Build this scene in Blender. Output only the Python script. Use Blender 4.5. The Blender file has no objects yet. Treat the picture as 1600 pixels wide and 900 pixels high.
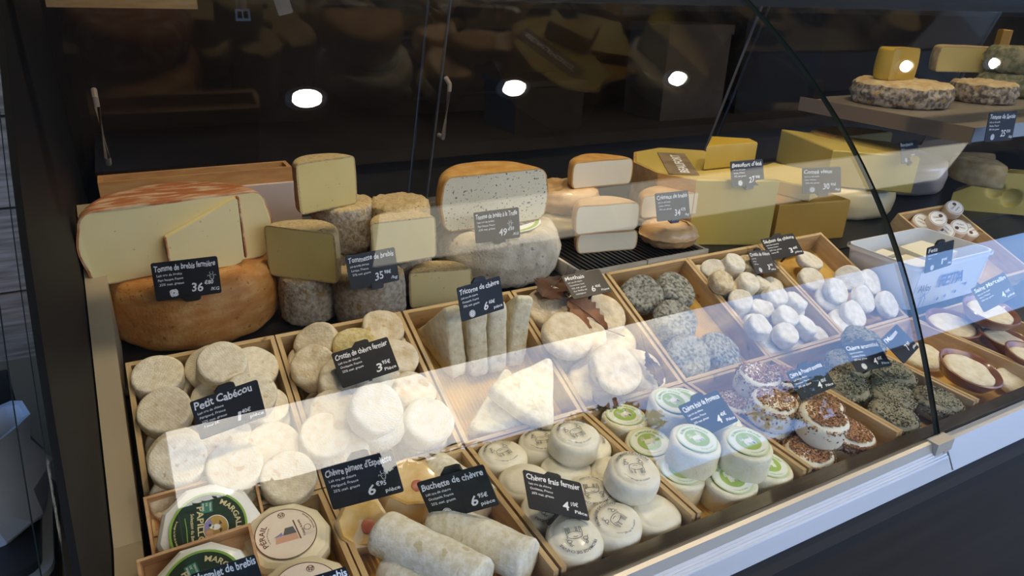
import bpy, bmesh, math, random
import numpy as np
from mathutils import Vector, Matrix, noise
random.seed(7)
S = bpy.context.scene
COL = S.collection
PI = math.pi

# ------------------------------------------------------------------ camera
FOC = 1100.0                                    # focal length in pixels of a 1600-wide frame
CAM = Vector((0.0, 0.0, 1.6))
RW = Matrix(((0.87828292, 0.16340147, -0.44935405),
             (-0.47708888, 0.36180614, -0.80092604),
             (0.03170656, 0.91782148, 0.39572518)))
cam_d = bpy.data.cameras.new('camera'); cam = bpy.data.objects.new('camera', cam_d); COL.objects.link(cam)
cam_d.sensor_width = 36.0; cam_d.lens = 36.0 * FOC / 1600.0; cam_d.clip_start = 0.02
cam.matrix_world = Matrix.Translation(CAM) @ RW.to_4x4()
S.camera = cam

# ------------------------------------------------------------------ world: bright hazy sky with clouds
W = bpy.data.worlds.new('sky'); S.world = W; W.use_nodes = True
nt = W.node_tree; nt.nodes.clear()
def wn(t, **k):
    n = nt.nodes.new(t)
    for a, b in k.items(): setattr(n, a, b)
    return n
tc = wn('ShaderNodeTexCoord'); mp = wn('ShaderNodeMapping'); mp.inputs['Scale'].default_value = (1, 1, 1.7)
nz = wn('ShaderNodeTexNoise'); nz.inputs['Scale'].default_value = 2.6; nz.inputs['Detail'].default_value = 7; nz.inputs['Roughness'].default_value = 0.55
bank = wn('ShaderNodeVectorMath', operation='DOT_PRODUCT'); bank.inputs[1].default_value = (0.10, -0.86, 0.45)      # a cloud bank over the street, clear sky beyond
ma_ = wn('ShaderNodeMath', operation='MULTIPLY_ADD'); ma_.inputs[1].default_value = 1.6
mr_ = wn('ShaderNodeMapRange'); mr_.inputs['From Min'].default_value = 1.84; mr_.inputs['From Max'].default_value = 2.0
rp = wn('ShaderNodeValToRGB'); rp.color_ramp.elements[0].position = 0.0; rp.color_ramp.elements[1].position = 1.0
mx = wn('ShaderNodeMixRGB'); mx.inputs[1].default_value = (1.25, 2.3, 4.6, 1); mx.inputs[2].default_value = (6.6, 6.3, 5.8, 1)
bg = wn('ShaderNodeBackground'); bg.inputs['Strength'].default_value = 1.0
ou = wn('ShaderNodeOutputWorld')
L = nt.links.new
L(tc.outputs['Generated'], mp.inputs[0]); L(mp.outputs[0], nz.inputs['Vector']); L(tc.outputs['Generated'], bank.inputs[0])
L(bank.outputs['Value'], ma_.inputs[0]); L(nz.outputs['Fac'], ma_.inputs[2]); L(ma_.outputs[0], mr_.inputs['Value']); L(mr_.outputs[0], rp.inputs[0])
L(rp.outputs[0], mx.inputs[0]); L(mx.outputs[0], bg.inputs[0]); L(bg.outputs[0], ou.inputs[0])

LAMP_POWER = 460.0          # radiance of the canopy downlights
PANEL_POWER = 2.0           # radiance of the warm light strip
S.view_settings.view_transform = 'Standard'; S.view_settings.look = 'None'
S.view_settings.gamma = 1.0; S.view_settings.use_curve_mapping = False
S.view_settings.exposure = 0.18
S.cycles.use_denoising = True
S.cycles.transparent_max_bounces = 24
S.cycles.max_bounces = 10

# ------------------------------------------------------------------ helpers: photo measurements to places
def ray(px, py): return RW @ Vector((px - 800.0, -(py - 450.0), -FOC))
def onz(px, py, z):
    d = ray(px, py); return CAM + d * ((z - CAM.z) / d.z)
def ony(px, py, y):
    d = ray(px, py); return CAM + d * ((y - CAM.y) / d.y)
def depth(p): return -(RW.transposed() @ (Vector(p) - CAM)).z
TILT = math.radians(23.5)
TN = Vector((0, -math.sin(TILT), math.cos(TILT))); TP = Vector((0, .745, 1.0))
def ontilt(px, py, w):                        # rear row of boxes: plane w above its rims
    d = ray(px, py); q = TP + TN * w
    return CAM + d * (((q - CAM) @ TN) / (d @ TN))

# ------------------------------------------------------------------ helpers: materials
MATS = {}
def mat(name, col, rough=0.6, metal=0.0, spec=0.5, col2=None, nscale=40.0, ndetail=4.0, lo=0.35, hi=0.65, stretch=(1, 1, 1),
        bump=0.0, bscale=120.0, bstretch=None, coat=0.0, emis=None, estr=0.0, spots=None, rnd=True, sss=0.0, col3=None, voro=False, grid=0.0):
    m = bpy.data.materials.new(name); m.use_nodes = True; MATS[name] = m
    t = m.node_tree; b = t.nodes['Principled BSDF']; N = t.nodes.new; K = t.links.new
    b.inputs['Base Color'].default_value = (*col, 1); b.inputs['Roughness'].default_value = rough
    b.inputs['Metallic'].default_value = metal; b.inputs['Specular IOR Level'].default_value = spec
    if coat: b.inputs['Coat Weight'].default_value = coat; b.inputs['Coat Roughness'].default_value = 0.12
    if sss:
        b.inputs['Subsurface Weight'].default_value = sss; b.inputs['Subsurface Radius'].default_value = (.012, .008, .004); b.inputs['Subsurface Scale'].default_value = 0.5
    if emis: b.inputs['Emission Color'].default_value = (*emis, 1); b.inputs['Emission Strength'].default_value = estr
    if col2 is None and not bump: return m
    c = N('ShaderNodeTexCoord'); v = c.outputs['Object']
    if rnd:
        oi = N('ShaderNodeObjectInfo'); mu = N('ShaderNodeMath'); mu.operation = 'MULTIPLY'; mu.inputs[1].default_value = 7.0
        ad = N('ShaderNodeVectorMath'); ad.operation = 'ADD'
        K(oi.outputs['Random'], mu.inputs[0]); K(v, ad.inputs[0]); K(mu.outputs[0], ad.inputs[1]); v = ad.outputs[0]
    def mapped(s):
        p = N('ShaderNodeMapping'); p.inputs['Scale'].default_value = s; K(v, p.inputs[0]); return p.outputs[0]
    if col2 is not None:
        n = N('ShaderNodeTexNoise'); n.inputs['Scale'].default_value = nscale; n.inputs['Detail'].default_value = ndetail
        K(mapped(stretch), n.inputs['Vector'])
        r = N('ShaderNodeValToRGB'); e = r.color_ramp.elements
        e[0].position = lo; e[1].position = hi; e[0].color = (*col, 1); e[1].color = (*col2, 1)
        if col3 is not None:
            q = e.new((lo + hi) / 2); q.color = (*col3, 1)
        K(n.outputs['Fac'], r.inputs[0]); out = r.outputs[0]
        if spots:
            sc, sz, c_ = spots
            n2 = N('ShaderNodeTexNoise'); n2.inputs['Scale'].default_value = sc; n2.inputs['Detail'].default_value = 3; K(mapped((1, 1, 1)), n2.inputs['Vector'])
            r2 = N('ShaderNodeValToRGB'); r2.color_ramp.elements[0].position = sz; r2.color_ramp.elements[1].position = min(1, sz + .06)
            mm = N('ShaderNodeMixRGB'); mm.inputs[2].default_value = (*c_, 1)
            K(n2.outputs['Fac'], r2.inputs[0]); K(r2.outputs[0], mm.inputs[0]); K(out, mm.inputs[1]); out = mm.outputs[0]
        K(out, b.inputs['Base Color'])
    if bump:
        n = N('ShaderNodeTexVoronoi' if voro else 'ShaderNodeTexNoise'); n.inputs['Scale'].default_value = bscale
        if not voro: n.inputs['Detail'].default_value = 6
        K(mapped(bstretch or (1, 1, 1)), n.inputs['Vector'])
        bp = N('ShaderNodeBump'); bp.inputs['Strength'].default_value = bump; bp.inputs['Distance'].default_value = 0.0025
        hgt = n.outputs[0]
        if grid:
            w1 = N('ShaderNodeTexWave'); w1.inputs['Scale'].default_value = 95; w1.inputs['Distortion'].default_value = 1.5; K(c.outputs['Object'], w1.inputs['Vector'])
            g1 = N('ShaderNodeMath'); g1.operation = 'MULTIPLY_ADD'; g1.inputs[1].default_value = grid; K(w1.outputs['Fac'], g1.inputs[0]); K(hgt, g1.inputs[2]); hgt = g1.outputs[0]
        K(hgt, bp.inputs['Height']); K(bp.outputs[0], b.inputs['Normal'])
    return m
def glass_mat(name, tint, r0=0.04):
    m = bpy.data.materials.new(name); m.use_nodes = True; MATS[name] = m
    t = m.node_tree; t.nodes.clear(); N = t.nodes.new; K = t.links.new
    o = N('ShaderNodeOutputMaterial'); tr = N('ShaderNodeBsdfTransparent'); tr.inputs[0].default_value = (*tint, 1)
    gl = N('ShaderNodeBsdfGlossy'); gl.inputs['Roughness'].default_value = 0.0
    g = N('ShaderNodeNewGeometry'); d = N('ShaderNodeVectorMath'); d.operation = 'DOT_PRODUCT'
    ab = N('ShaderNodeMath'); ab.operation = 'ABSOLUTE'
    s1 = N('ShaderNodeMath'); s1.operation = 'SUBTRACT'; s1.inputs[0].default_value = 1.0
    p5 = N('ShaderNodeMath'); p5.operation = 'POWER'; p5.inputs[1].default_value = 5.0
    ma = N('ShaderNodeMath'); ma.operation = 'MULTIPLY_ADD'; ma.inputs[1].default_value = 1 - r0; ma.inputs[2].default_value = r0
    mxs = N('ShaderNodeMixShader')
    K(g.outputs['Normal'], d.inputs[0]); K(g.outputs['Incoming'], d.inputs[1]); K(d.outputs['Value'], ab.inputs[0])
    K(ab.outputs[0], s1.inputs[1]); K(s1.outputs[0], p5.inputs[0]); K(p5.outputs[0], ma.inputs[0])
    K(ma.outputs[0], mxs.inputs[0]); K(tr.outputs[0], mxs.inputs[1]); K(gl.outputs[0], mxs.inputs[2]); K(mxs.outputs[0], o.inputs[0])
    return m
glass_mat('glass', (.985, .99, .985)); glass_mat('door_glass', (.80, .80, .80))
mat('glass_edge', (.016, .026, .022), rough=.15)
mat('wood', (.47, .31, .14), .55, col2=(.63, .46, .24), nscale=9, stretch=(2, 14, 14), lo=.3, hi=.75, bump=.2, bscale=60, bstretch=(1, 10, 10), spots=(40, .66, (.28, .16, .07)))
mat('wood_y', (.47, .31, .14), .55, col2=(.63, .46, .24), nscale=9, stretch=(14, 2, 14), lo=.3, hi=.75, bump=.2, bscale=60, bstretch=(10, 1, 10), spots=(40, .66, (.28, .16, .07)))
mat('wood_pale', (.66, .58, .44), .6, col2=(.78, .72, .60), nscale=8, stretch=(2, 12, 12), bump=.1, bscale=60)
mat('wood_thin', (.50, .27, .12), .5, col2=(.62, .38, .19), nscale=10, stretch=(2, 12, 12))
mat('liner', (.62, .36, .05), .5, col2=(.72, .47, .10), nscale=25)
mat('black_card', (.012, .013, .017), .42, spec=.4)
mat('brown_card', (.055, .042, .032), .5)
mat('ink', (.86, .86, .86), .7)
mat('black_plastic', (.012, .012, .013), .38)
mat('black_deck', (.012, .012, .013), .45, col2=(.02, .02, .02), nscale=30)
mat('black_metal', (.010, .010, .011), .6, spec=.2)
mat('chrome', (.75, .75, .76), .18, metal=1.0)
mat('clamp_metal', (.40, .37, .32), .38, metal=.4)
mat('dull_metal', (.16, .145, .13), .6, metal=.3)
mat('bronze_metal', (.42, .35, .28), .4, metal=.4)
mat('aluminium', (.36, .37, .39), .5, metal=.6, col2=(.42, .43, .45), nscale=20, stretch=(.4, 30, 30))
mat('white_sill', (.40, .41, .43), .35, metal=.35)
mat('sill_lip', (.20, .145, .075), .22, metal=.75, col2=(.26, .19, .10), nscale=10, stretch=(.6, 20, 20))
mat('beige_metal', (.36, .29, .19), .45, metal=.1)
mat('steel_shelf', (.34, .29, .22), .35, metal=.5)
mat('shelf_brown', (.17, .12, .07), .5)
mat('front_panel', (.014, .011, .009), .6, spec=.18, col2=(.022, .018, .015), nscale=4, stretch=(.6, 3, 8), lo=.3, hi=.8)
mat('end_panel', (.006, .0065, .008), .6, spec=.15)
mat('canopy', (.022, .019, .017), .7, col2=(.035, .030, .026), nscale=3, stretch=(.5, 6, 1))
mat('back_wall', (.036, .026, .018), .85, spec=.2, col2=(.062, .045, .032), nscale=2.5, ndetail=6)
mat('grey_plank', (.16, .13, .10), .7, col2=(.34, .30, .26), nscale=6, stretch=(1, 4, 14), bump=.3, bscale=40, bstretch=(1, 4, 12))
mat('floor_dark', (.05, .045, .04), .6, col2=(.07, .065, .06), nscale=5)
mat('pavement', (.34, .31, .27), .8, col2=(.42, .39, .34), nscale=2)
mat('lamp_trim', (.8, .8, .78), .4)
mat('lamp_lens', (1, 1, 1), .4, emis=(1.0, .83, .58), estr=LAMP_POWER)
mat('light_strip', (1, 1, 1), .5, emis=(1.0, .90, .66), estr=PANEL_POWER)
mat('house_wall', (.05, .042, .036), .9, col2=(.075, .065, .055), nscale=2)
mat('foliage', (.035, .06, .02), .7, col2=(.08, .12, .04), nscale=3)
mat('bark', (.05, .035, .025), .8)
# cheese surfaces
mat('cabecou', (.72, .62, .44), .75, col2=(.85, .78, .62), nscale=130, bump=.45, bscale=420, spots=(90, .64, (.62, .48, .27)), grid=.10)
mat('crottin', (.60, .46, .26), .75, col2=(.80, .71, .54), nscale=55, lo=.3, hi=.6, bump=.7, bscale=260, spots=(40, .62, (.62, .43, .19)))
mat('crottin_yellow', (.56, .42, .15), .75, col2=(.78, .66, .36), nscale=120, bump=.9, bscale=280)
mat('crottin_white', (.70, .65, .52), .75, col2=(.86, .82, .72), nscale=80, bump=.9, bscale=200, bstretch=(1, 4, 1))
mat('small_white', (.70, .64, .51), .75, col2=(.86, .81, .71), nscale=90, bump=.7, bscale=220, bstretch=(1, 3.5, 1))
mat('small_tan', (.54, .40, .21), .75, col2=(.76, .66, .47), nscale=100, bump=1.0, bscale=260)
mat('tricorne', (.66, .58, .37), .75, col2=(.82, .76, .58), nscale=90, bump=.5, bscale=260, spots=(60, .63, (.58, .49, .27)))
mat('mothais', (.67, .53, .33), .75, col2=(.83, .72, .54), nscale=75, bump=.65, bscale=260)
mat('ash', (.085, .085, .07), .85, col2=(.40, .39, .33), nscale=170, lo=.36, hi=.60, bump=1.0, bscale=230, bstretch=(1, 2.5, 1))
mat('leaf', (.055, .024, .013), .5, col2=(.16, .065, .03), nscale=18, lo=.4, hi=.7, bump=.3, bscale=60)
mat('leaf_tan', (.20, .075, .03), .6, col2=(.36, .17, .075), nscale=24, lo=.35, hi=.7, bump=.5, bscale=50)
mat('frais', (.80, .74, .57), .55, col2=(.87, .83, .70), nscale=50, bump=.25, bscale=160, coat=.15)
mat('provence', (.79, .73, .49), .65, col2=(.87, .83, .65), nscale=60, bump=.35, bscale=260)
mat('papillon_wrap', (.80, .80, .74), .4, col2=(.86, .86, .82), nscale=12, coat=.3)
mat('perail_wrap', (.72, .62, .40), .4, col2=(.82, .75, .56), nscale=14, coat=.4, bump=.2, bscale=30)
mat('buchette', (.72, .66, .48), .75, col2=(.88, .85, .75), nscale=120, bump=.5, bscale=260, spots=(60, .62, (.62, .55, .34)))
mat('espelette', (.64, .50, .30), .35, col2=(.76, .66, .48), nscale=14, coat=.5, bump=.3, bscale=70)
mat('pepper_yellow', (.66, .40, .09), .35, col2=(.74, .54, .25), nscale=60, coat=.5)
mat('pepper_red', (.55, .13, .07), .4, col2=(.66, .25, .16), nscale=40, coat=.5)
mat('seed_light', (.52, .30, .12), .6); mat('seed_mid', (.30, .12, .045), .6); mat('seed_dark', (.10, .035, .02), .6)
mat('herb_green', (.20, .20, .09), .8); mat('herb_dark', (.06, .05, .035), .8); mat('herb_pale', (.42, .38, .26), .8)
mat('herb_body', (.22, .20, .13), .85, col2=(.34, .31, .22), nscale=90)
mat('terracotta', (.22, .075, .035), .3, col2=(.28, .11, .05), nscale=12, coat=.4)
mat('marcellin', (.70, .60, .40), .7, col2=(.82, .76, .60), nscale=70, bump=.8, bscale=200)
mat('rind_orange', (.42, .155, .03), .55, col2=(.62, .36, .14), nscale=26, lo=.3, hi=.7, bump=.6, bscale=150, stretch=(1, 1, 2.5), spots=(110, .64, (.28, .11, .03)), col3=(.50, .23, .06))
mat('rind_red', (.42, .14, .045), .6, col2=(.70, .50, .32), nscale=26, lo=.45, hi=.66, bump=.3, bscale=80, stretch=(1, 3, 1))
mat('paste_pale', (.75, .63, .31), .5, col2=(.79, .68, .37), nscale=8, spots=(150, .685, (.50, .37, .15)))
mat('paste_sheep', (.65, .52, .19), .5, col2=(.70, .58, .25), nscale=8, spots=(170, .685, (.45, .33, .11)))
mat('paste_white', (.79, .70, .50), .5, col2=(.84, .76, .58), nscale=9)
mat('paste_truffle', (.67, .62, .46), .5, col2=(.73, .68, .53), nscale=9, spots=(190, .61, (.04, .035, .03)))
mat('paste_gold', (.52, .33, .03), .45, col2=(.58, .39, .06), nscale=6)
mat('paste_yellow', (.55, .41, .09), .45, col2=(.60, .46, .13), nscale=6)
mat('paste_amber', (.42, .22, .025), .45, col2=(.48, .27, .04), nscale=5)
mat('rind_grey', (.28, .23, .17), .85, col2=(.52, .47, .40), nscale=130, lo=.35, hi=.65, bump=.9, bscale=240, spots=(60, .62, (.36, .25, .12)))
mat('rind_tan', (.44, .31, .13), .85, col2=(.62, .49, .27), nscale=110, lo=.3, hi=.7, bump=.9, bscale=240, spots=(110, .63, (.27, .15, .05)))
mat('rind_cream', (.55, .48, .35), .8, col2=(.72, .65, .52), nscale=50, bump=.7, bscale=200, spots=(90, .63, (.36, .30, .24)))
mat('rind_gold', (.48, .22, .04), .55, col2=(.66, .40, .13), nscale=35, lo=.3, hi=.7, bump=.5, bscale=150)
mat('rind_peach', (.60, .34, .13), .4, col2=(.73, .50, .26), nscale=24, coat=.5, bump=.3, bscale=90)
mat('rind_pink', (.66, .50, .40), .35, col2=(.76, .64, .54), nscale=10, coat=.5, bump=.2, bscale=30, stretch=(1, 1, 5))
mat('rind_yellow', (.68, .55, .28), .35, col2=(.76, .66, .42), nscale=10, coat=.5, bump=.25, bscale=35)
mat('rind_brown', (.20, .14, .08), .7, col2=(.30, .22, .13), nscale=20)
mat('tomme_savoie', (.10, .08, .06), .9, col2=(.42, .36, .28), nscale=75, lo=.40, hi=.62, bump=1.0, bscale=200, spots=(60, .60, (.42, .25, .08)))
mat('tomme_top', (.46, .31, .13), .9, col2=(.62, .48, .27), nscale=40, bump=.7, bscale=90)
mat('rind_herb', (.14, .15, .08), .9, col2=(.36, .32, .18), nscale=55, lo=.4, hi=.62, bump=.8, bscale=90)
mat('crate_orange', (.46, .22, .07), .6, col2=(.58, .32, .12), nscale=8, stretch=(2, 10, 10))
mat('paper_pink', (.66, .52, .46), .6, col2=(.74, .62, .56), nscale=6)
mat('plastic_white', (.74, .76, .78), .35)
mat('feta', (.80, .74, .56), .5, col2=(.86, .82, .68), nscale=14, bump=.1, bscale=50)
mat('print_blue', (.10, .16, .42), .6); mat('print_grey', (.10, .10, .11), .7); mat('print_brown', (.12, .05, .035), .6)
mat('paper_white', (.84, .84, .82), .6); mat('paper_cream', (.80, .68, .55), .55)
mat('label_green', (.36, .52, .12), .6); mat('label_pale', (.62, .74, .42), .6); mat('label_white', (.84, .86, .76), .6)
mat('label_dark', (.022, .040, .022), .35); mat('label_lime', (.24, .42, .06), .4); mat('label_teal', (.05, .22, .13), .5)
mat('print_gold', (.74, .64, .34), .5); mat('print_violet', (.26, .22, .46), .6); mat('print_pink', (.66, .36, .24), .6); mat('print_tan', (.46, .30, .07), .6)
mat('bag_paper', (.52, .56, .64), .6, col2=(.62, .66, .72), nscale=8, bump=.3, bscale=20)
mat('scale_body', (.02, .021, .024), .35); mat('scale_trim', (.55, .55, .52), .4)
mat('crate_brown', (.055, .038, .024), .8, col2=(.08, .055, .035), nscale=8)
mat('red_item', (.34, .05, .03), .5); mat('leather', (.16, .12, .09), .6)

# ------------------------------------------------------------------ helpers: geometry
class MB:
    def __init__(s): s.v = []; s.f = []; s.m = []
    def add(s, vs, fs, mi=0, M=None):
        o = len(s.v)
        s.v += [tuple(M @ Vector(p)) if M is not None else tuple(p) for p in vs]
        s.f += [tuple(o + i for i in f) for f in fs]; s.m += [mi] * len(fs); return s
    def box(s, a, b, mi=0, M=None):
        (x0, y0, z0), (x1, y1, z1) = a, b
        vs = [(x0, y0, z0), (x1, y0, z0), (x1, y1, z0), (x0, y1, z0), (x0, y0, z1), (x1, y0, z1), (x1, y1, z1), (x0, y1, z1)]
        return s.add(vs, [(0, 3, 2, 1), (4, 5, 6, 7), (0, 1, 5, 4), (1, 2, 6, 5), (2, 3, 7, 6), (3, 0, 4, 7)], mi, M)
    def prism(s, poly, z0, z1, mi=0, M=None):          # polygon in xy extruded in z (counter-clockwise)
        n = len(poly)
        vs = [(p[0], p[1], z0) for p in poly] + [(p[0], p[1], z1) for p in poly]
        fs = [tuple(range(n - 1, -1, -1)), tuple(range(n, 2 * n))] + [(i, (i + 1) % n, n + (i + 1) % n, n + i) for i in range(n)]
        return s.add(vs, fs, mi, M)
    def extr_x(s, prof, x0, x1, mi=0, caps=True):      # profile in (y,z) swept along x
        n = len(prof)
        vs = [(x0, p[0], p[1]) for p in prof] + [(x1, p[0], p[1]) for p in prof]
        fs = [(i, i + n, (i + 1) % n + n, (i + 1) % n) for i in range(n)]
        if caps: fs += [tuple(range(n)), tuple(range(2 * n - 1, n - 1, -1))]
        return s.add(vs, fs, mi)
    def lathe(s, prof, seg=40, mi=0, a0=0.0, a1=2 * PI, M=None):
        full = abs(a1 - a0 - 2 * PI) < 1e-6
        cols = seg if full else seg + 1
        vs = []; idx = []
        for (r, z) in prof:
            if r < 1e-7: idx.append([len(vs)] * cols); vs.append((0, 0, z))
            else:
                idx.append(list(range(len(vs), len(vs) + cols)))
                for k in range(cols):
                    a = a0 + (a1 - a0) * k / seg; vs.append((r * math.cos(a), r * math.sin(a), z))
        fs = []
        for j in range(len(prof) - 1):
            for k in range(seg):
                q = [idx[j][k], idx[j][(k + 1) % cols], idx[j + 1][(k + 1) % cols], idx[j + 1][k]]
                o = []
                for i in q:
                    if i not in o: o.append(i)
                if len(o) > 2: fs.append(tuple(o))
        return s.add(vs, fs, mi, M)
    def tube(s, pts, r, seg=8, mi=0):
        pts = [Vector(p) for p in pts]; vs = []; fs = []
        for i, p in enumerate(pts):
            t = (pts[min(i + 1, len(pts) - 1)] - pts[max(i - 1, 0)]).normalized()
            u = t.cross(Vector((0, 0, 1)))
            if u.length < 1e-3: u = t.cross(Vector((1, 0, 0)))
            u.normalize(); w = t.cross(u)
            for k in range(seg):
                a = 2 * PI * k / seg; vs.append(p + (u * math.cos(a) + w * math.sin(a)) * r)
        n = len(pts)
        for i in range(n - 1):
            for k in range(seg): fs.append((i * seg + k, i * seg + (k + 1) % seg, (i + 1) * seg + (k + 1) % seg, (i + 1) * seg + k))
        fs += [tuple(range(seg - 1, -1, -1)), tuple(range((n - 1) * seg, n * seg))]
        return s.add(vs, fs, mi)
    def wobble(s, amp, sc, seed=0.0):
        o = Vector((seed * 13.7, seed * 7.1, seed * 3.3)); nv = []
        for p in s.v:
            q = Vector(p) * sc + o
            nv.append((p[0] + amp * noise.noise(q), p[1] + amp * noise.noise(q + Vector((31, 0, 0))), p[2] + amp * noise.noise(q + Vector((0, 57, 0)))))
        s.v = nv; return s
    def mesh(s, name, mats, smooth=True, ang=40):
        me = bpy.data.meshes.new(name); me.from_pydata(s.v, [], s.f)
        for m in ([mats] if isinstance(mats, str) else mats): me.materials.append(MATS[m])
        me.polygons.foreach_set('material_index', s.m)
        bm = bmesh.new(); bm.from_mesh(me); bmesh.ops.recalc_face_normals(bm, faces=bm.faces); bm.to_mesh(me); bm.free()
        if smooth:
            me.polygons.foreach_set('use_smooth', [True] * len(me.polygons)); me.set_sharp_from_angle(angle=math.radians(ang))
        me.update(); return me
def obj(name, me, parent=None, M=None):
    o = bpy.data.objects.new(name, me); COL.objects.link(o)
    if parent is not None: o.parent = parent
    if M is not None: o.matrix_local = M
    return o
def tag(o, label, cat, group=None, kind=None):
    o['label'] = label
    if cat: o['category'] = cat
    if group: o['group'] = group
    if kind: o['kind'] = kind
    return o
def thing(name, label, cat, M, group=None):
    o = bpy.data.objects.new(name, None); COL.objects.link(o); o.empty_display_size = .02
    o.matrix_world = M; return tag(o, label, cat, group)
def struct(name, me, label=None):
    o = obj(name, me); o['kind'] = 'structure'
    if label: o['label'] = label
    return o
def frame(up, spin=0.0, loc=(0, 0, 0)):           # z axis along up, x axis as near to world x as can be
    z = Vector(up).normalized(); x = Vector((1, 0, 0)); x = (x - z * x.dot(z)).normalized(); y = z.cross(x)
    M = Matrix((x, y, z)).transposed()
    return Matrix.Translation(Vector(loc)) @ M.to_4x4() @ Matrix.Rotation(spin, 4, 'Z')
def place(loc, rz=0.0): return Matrix.Translation(Vector(loc)) @ Matrix.Rotation(rz, 4, 'Z')
def rprof(r, h, rd, n=4, dome=0.0, bulge=0.0, flat=5):   # rounded cheese profile, bottom centre to top centre
    p = [(0, 0), (r * .5, 0)]
    for i in range(n + 1):
        a = -PI / 2 + (PI / 2) * i / n; p.append((r - rd + rd * math.cos(a), rd + rd * math.sin(a)))
    for i in range(1, flat):
        t = i / flat; p.append((r + bulge * math.sin(PI * t), rd + (h - 2 * rd) * t))
    for i in range(n + 1):
        a = (PI / 2) * i / n; p.append((r - rd + rd * math.cos(a), h - rd + rd * math.sin(a)))
    p += [(r * .75, h + dome * .5), (r * .45, h + dome * .85), (r * .2, h + dome), (0, h + dome)]
    return p

TXT = {}
def text2d(s, bold=.012):                          # flat letter outlines: verts (unit height) and faces
    k = (s, bold)
    if k in TXT: return TXT[k]
    cu = bpy.data.curves.new('t', 'FONT'); cu.body = s; cu.size = 1.0; cu.resolution_u = 2; cu.offset = bold
    o = bpy.data.objects.new('t', cu); COL.objects.link(o)
    dg = bpy.context.evaluated_depsgraph_get(); me = bpy.data.meshes.new_from_object(o.evaluated_get(dg))
    vs = [(v.co.x, v.co.y) for v in me.vertices]; fs = [tuple(p.vertices) for p in me.polygons]
    bpy.data.objects.remove(o); bpy.data.meshes.remove(me); bpy.data.curves.remove(cu)
    w = max([v[0] for v in vs] or [0]); TXT[k] = (vs, fs, w); return TXT[k]
def put_text(mb, s, x, y, size, z, width=None, mi=0, rot=0.0, bold=.012, hand=True, align='l', seed=0):
    vs, fs, w = text2d(s, bold)
    sx = size if not width else width / w
    if align == 'c': x0 = -w * sx / 2
    elif align == 'r': x0 = -w * sx
    else: x0 = 0
    c, sn = math.cos(rot), math.sin(rot); out = []
    for (a, b) in vs:
        if hand:
            b = b + .05 * math.sin(a * 2.1 + seed) + .02 * math.sin(a * 5.3 + seed * 2); a = a + .10 * b + .03 * math.sin(a * 3.1 + b * 4 + seed)
        X, Y = x0 + a * sx, b * size
        out.append((x + X * c - Y * sn, y + X * sn + Y * c, z))
    mb.add(out, fs, mi)
def ring_text(mb, s, r, size, z, mid, mi=0, inward=True, bold=.01, squeeze=1.0):   # letters on a circle, middle of the string at angle mid
    vs, fs, w = text2d(s, bold); out = []
    for (a, b) in vs:
        t = (a - w / 2) * size * squeeze
        if inward: ang = mid - t / r; rr = r + (b) * size
        else: ang = mid + t / r; rr = r - (b) * size
        out.append((rr * math.cos(ang), rr * math.sin(ang), z))
    mb.add(out, fs, mi)
def disc(mb, r0, r1, z, mi=0, seg=40, cx=0, cy=0, sx=1.0):
    if r0 <= 0:
        mb.add([(cx + sx * r1 * math.cos(2 * PI * k / seg), cy + r1 * math.sin(2 * PI * k / seg), z) for k in range(seg)], [tuple(range(seg))], mi)
    else:
        vs = [(cx + sx * r * math.cos(2 * PI * k / seg), cy + r * math.sin(2 * PI * k / seg), z) for r in (r0, r1) for k in range(seg)]
        mb.add(vs, [(k, (k + 1) % seg, seg + (k + 1) % seg, seg + k) for k in range(seg)], mi)
def stroke(mb, pts, wd, z, mi=0, sc=1.0, ox=0.0, oy=0.0):
    pts = [Vector((p[0] * sc + ox, p[1] * sc + oy)) for p in pts]
    vs = []
    for i, p in enumerate(pts):
        t = (pts[min(i + 1, len(pts) - 1)] - pts[max(i - 1, 0)]); t = t.normalized() if t.length > 0 else Vector((1, 0))
        n = Vector((-t.y, t.x)) * wd / 2
        vs += [(p.x + n.x, p.y + n.y, z), (p.x - n.x, p.y - n.y, z)]
    mb.add(vs, [(2 * i, 2 * i + 1, 2 * i + 3, 2 * i + 2) for i in range(len(pts) - 1)], mi)
def rrect(w, h, r, n=4, cx=0, cy=0):
    p = []
    for (sx, sy, a0) in ((1, -1, -PI / 2), (1, 1, 0), (-1, 1, PI / 2), (-1, -1, PI)):
        for i in range(n + 1):
            a = a0 + PI / 2 * i / n; p.append((cx + sx * (w / 2 - r) + r * math.cos(a), cy + sy * (h / 2 - r) + r * math.sin(a)))
    return p

# ================================================================== the place
def boxm(name, a, b, m): return MB().box(a, b).mesh(name, m, smooth=False)
struct('floor', boxm('floor', (-6, -.2, -.1), (8, 3.6, 0), 'floor_dark'))
struct('pavement', boxm('pavement', (-40, -60, -.1), (60, -.2, -.02), 'pavement'), 'grey paved street in front of the counter')
struct('wall_back', boxm('wall_back', (-.9, 3.4, 0), (8, 3.6, 2.7), 'back_wall'))
struct('wall_right', boxm('wall_right', (7.9, -.2, 0), (8, 3.4, 2.7), 'back_wall'))
pw = struct('wall_left', boxm('wall_left', (-3.2, 2.30, 0), (-.22, 2.36, 2.7), 'back_wall'))
for i in range(11):
    z0 = .02 + i * .245
    o = obj('plank', boxm('plank', (-3.2, 2.27 + .006 * (i % 2), z0), (-.225, 2.30, z0 + .237), 'grey_plank'), pw)
struct('ceiling', boxm('ceiling', (-6, -1.45, 2.7), (8, 3.6, 2.85), 'canopy'), 'dark canopy over the counter')
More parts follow.
